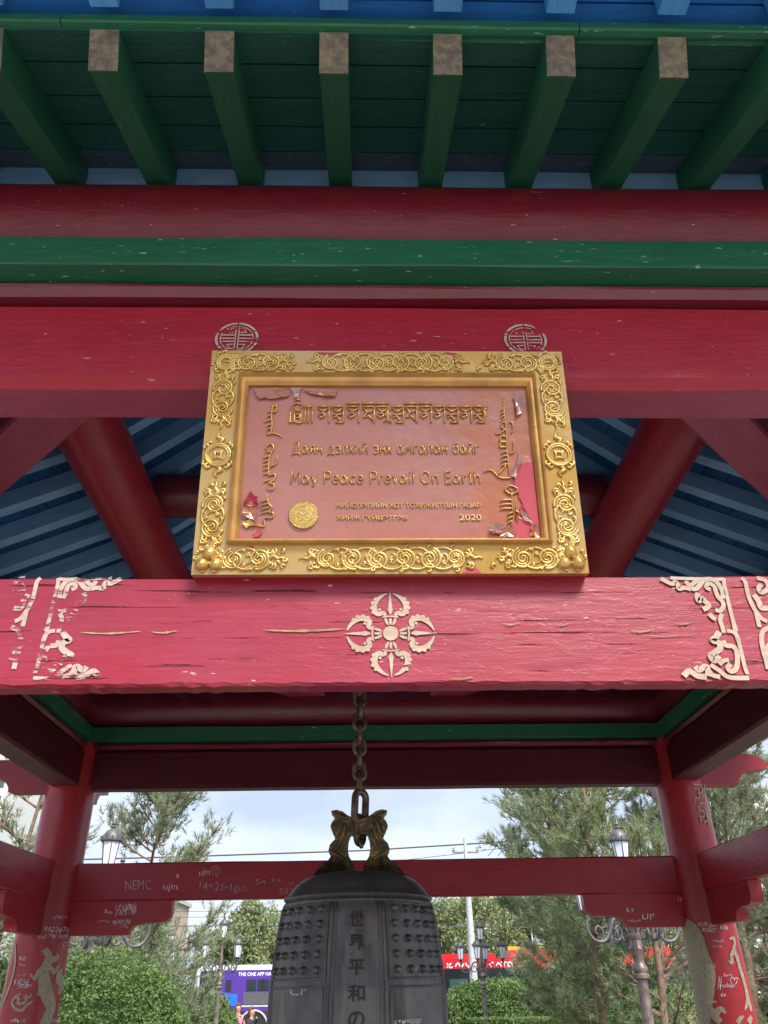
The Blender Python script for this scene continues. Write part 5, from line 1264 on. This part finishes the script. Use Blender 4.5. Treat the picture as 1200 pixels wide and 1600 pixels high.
pine('young pine with bare lower twigs beside the right street lamp', gp(1022, 11), 4.0, 1.3, .085, .9, .8, M_pine, seed=4, ln=.10, wd=.010, whorl=.4)
pine('pine right of the right rear column', gp(1165, 12), 6.3, 1.5, .10, 1.9, 2.2, M_pine2, seed=5, ln=.12, wd=.010, nn=20, whorl=.34)
pine('small pine left of the young pine, before the red bus', gp(905, 15), 3.0, 1.1, .04, .5, 1.0, M_pine, seed=6, ln=.11, wd=.012, whorl=.3)
pine('loose grey green pine behind the left lamp and hedge', gp(222, 22), 4.6, .85, .08, .6, 1.2, M_pine2, seed=8, ln=.15, wd=.02, whorl=.3)
pine('tall pine behind the dense one, right of the grey pole', gp(885, 20), 8.2, 1.7, .10, 1.5, 2.0, M_pine2, seed=9, ln=.17, wd=.015, whorl=.34)
pine('pine at the far right edge', gp(1235, 15), 7.0, 1.7, .13, 1.5, 1.2, M_pine, seed=10, ln=.14, wd=.014, whorl=.36)
def broad(label, base, H, R_, mat, n, sz, seed, group='leafy trees beyond the street'):
    r = np.random.default_rng(seed); random.seed(seed); t_ = thing('poplar_tree', label, 'tree', base, 0, group)
    q = MB().tube([(.1*math.sin(i), 0, H*.8*i/6) for i in range(7)], [.2*(1-i/8) for i in range(7)], 8); cl_ = []
    for k in range(26):
        a = random.uniform(0, 6.28); zz = H*random.uniform(.28, .97); rr = R_*random.uniform(.2, .95)*math.sin(math.pi*min(.97, .18+.8*zz/H))**.6; e = Vector((rr*math.cos(a), rr*math.sin(a), zz))
        q.tube([(0, 0, zz*.75), (e.x*.5, e.y*.5, zz*.9), e], [.07, .04, .02], 5, cap=False); cl_.append((e, R_*random.uniform(.22, .42)))
    q.build('trunk', M_bark, t_, smooth=True); C = []
    for e, cr2 in cl_:
        m_ = int(n/26); g = r.normal(0, 1, (m_, 3)); g /= np.linalg.norm(g, axis=1, keepdims=True); g *= cr2*r.uniform(.25, 1.1, (m_, 1))**.6; g[:, 2] *= 1.25; C.append(g+np.array(e))
    global rng
    rng = r; V, Fq = leaves(np.concatenate(C), sz, 0); mesh_from('crown', V, Fq, mat, t_)
BT = [(330, 58, 5.2, 2.2, 'slender leafy tree left above the purple bus'), (385, 56, 6.6, 2.4, 'taller leafy tree above the purple bus beside the bell'), (425, 62, 6.2, 2.6, 'leafy tree half hidden by the left side of the bell'), (705, 60, 6.8, 2.6, 'leafy tree right beside the bell'), (755, 57, 7.2, 2.8, 'leafy tree behind the right small lamp'),
      (805, 60, 7.0, 2.6, 'leafy tree above the yellow sign'), (860, 58, 7.4, 2.8, 'leafy tree behind the small pine'), (915, 62, 8.0, 3., 'leafy tree behind the dense pine'), (240, 60, 5.2, 2.4, 'leafy tree before the beige block'), (60, 60, 7., 3., 'leafy tree at far left behind the column'),
      (150, 62, 5.8, 2.6, 'leafy tree behind the left lamp post'), (980, 58, 7.0, 3., 'leafy tree behind the right lamp post'), (1060, 60, 7.4, 3., 'leafy tree hidden mostly by the right rear column'), (1190, 62, 8.4, 3.2, 'leafy tree at the right edge')]
for i, (px, Y, H, R_, lb) in enumerate(BT): broad(lb, gp(px, Y), H, R_, M_leaf, 9000, .13, 40+i)
def shrub(label, px, Y, rx2, ry2, hgt, mat, n, sz, seed, sq=2.4, zdrop=0.):
    global rng
    rng = np.random.default_rng(seed); b = gp(px, Y); t_ = thing('clipped_shrub', label, 'shrub', b)
    u = rng.uniform(0, 1, n); ph = rng.uniform(0, 2*math.pi, n); th = np.arccos(u**.9); k = rng.uniform(.90, 1.01, n)+.025*np.sin(ph*7+seed)*np.sin(th*9)+.015*np.sin(ph*17)*np.sin(th*21+seed)+np.where(rng.uniform(0, 1, n) < .04, rng.uniform(0, .07, n), 0)
    e = 2/sq; st = np.sin(th)**e; ct = np.cos(th)**e
    C = np.stack([rx2*k*st*np.cos(ph), ry2*k*st*np.sin(ph), hgt*k*ct], 1); V, Fq = leaves(C, sz, 0); mesh_from('leaves', V, Fq, mat, t_)
    prof_ = [(math.sin(a)**e*.9, math.cos(a)**e*.9) for a in [math.pi/2*(1-i/10) for i in range(11)]]
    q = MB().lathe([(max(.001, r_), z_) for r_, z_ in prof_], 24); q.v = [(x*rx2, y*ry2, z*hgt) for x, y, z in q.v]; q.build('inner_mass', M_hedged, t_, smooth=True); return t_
shrub('big round clipped hedge at the lower left beside the column', 158, 8.2, 1.15, .95, at(165, 1490, 7.9).z-GZ, M_hedge, 130000, .018, 51)
shrub('smaller round clipped shrub right of the big hedge', 315, 24.5, 1.25, 1.0, at(320, 1550, 24).z-GZ, M_hedge, 26000, .05, 52)
shrub('wide domed shrub right of the bell before the red bus', 792, 26, 2.7, 1.4, at(790, 1530, 25.5).z-GZ, M_hedge, 60000, .05, 53)
shrub('green clipped shrub just left of the right column base', 1050, 20, 1.2, 1., at(1050, 1540, 20).z-GZ, M_hedge, 20000, .05, 54)
shrub('shrub at the left edge beyond the column', 5, 12, .8, .8, at(5, 1500, 12).z-GZ, M_hedge, 18000, .035, 55)
shrub('dark shrub between the young pine and the lamp', 990, 24, 1.4, 1., at(990, 1560, 24).z-GZ, M_hedged, 16000, .05, 57)
shrub('pale green shrub at the right edge below the minibus', 1195, 13, .7, .6, at(1195, 1556, 13).z-GZ, M_hedge, 12000, .035, 58)
# low clipped hedge strip
rng = np.random.default_rng(77); h = at(850, 1592, 18).z-GZ; xa, xb = at(735, 1592, 18).x, at(975, 1592, 18).x
t_ = thing('low_hedge', 'long low flat topped hedge at the bottom right of the bell', 'hedge', (xa, 18, GZ)); n = 40000; Wd = xb-xa
C = np.stack([rng.uniform(0, Wd, n), rng.uniform(0, .6, n), h*rng.uniform(.5, 1., n)], 1); k_ = rng.uniform(0, 1, n) < .5; C[k_, 2] = h*rng.uniform(.96, 1.01, k_.sum()); C[~k_, 1] = rng.uniform(0, .05, (~k_).sum())
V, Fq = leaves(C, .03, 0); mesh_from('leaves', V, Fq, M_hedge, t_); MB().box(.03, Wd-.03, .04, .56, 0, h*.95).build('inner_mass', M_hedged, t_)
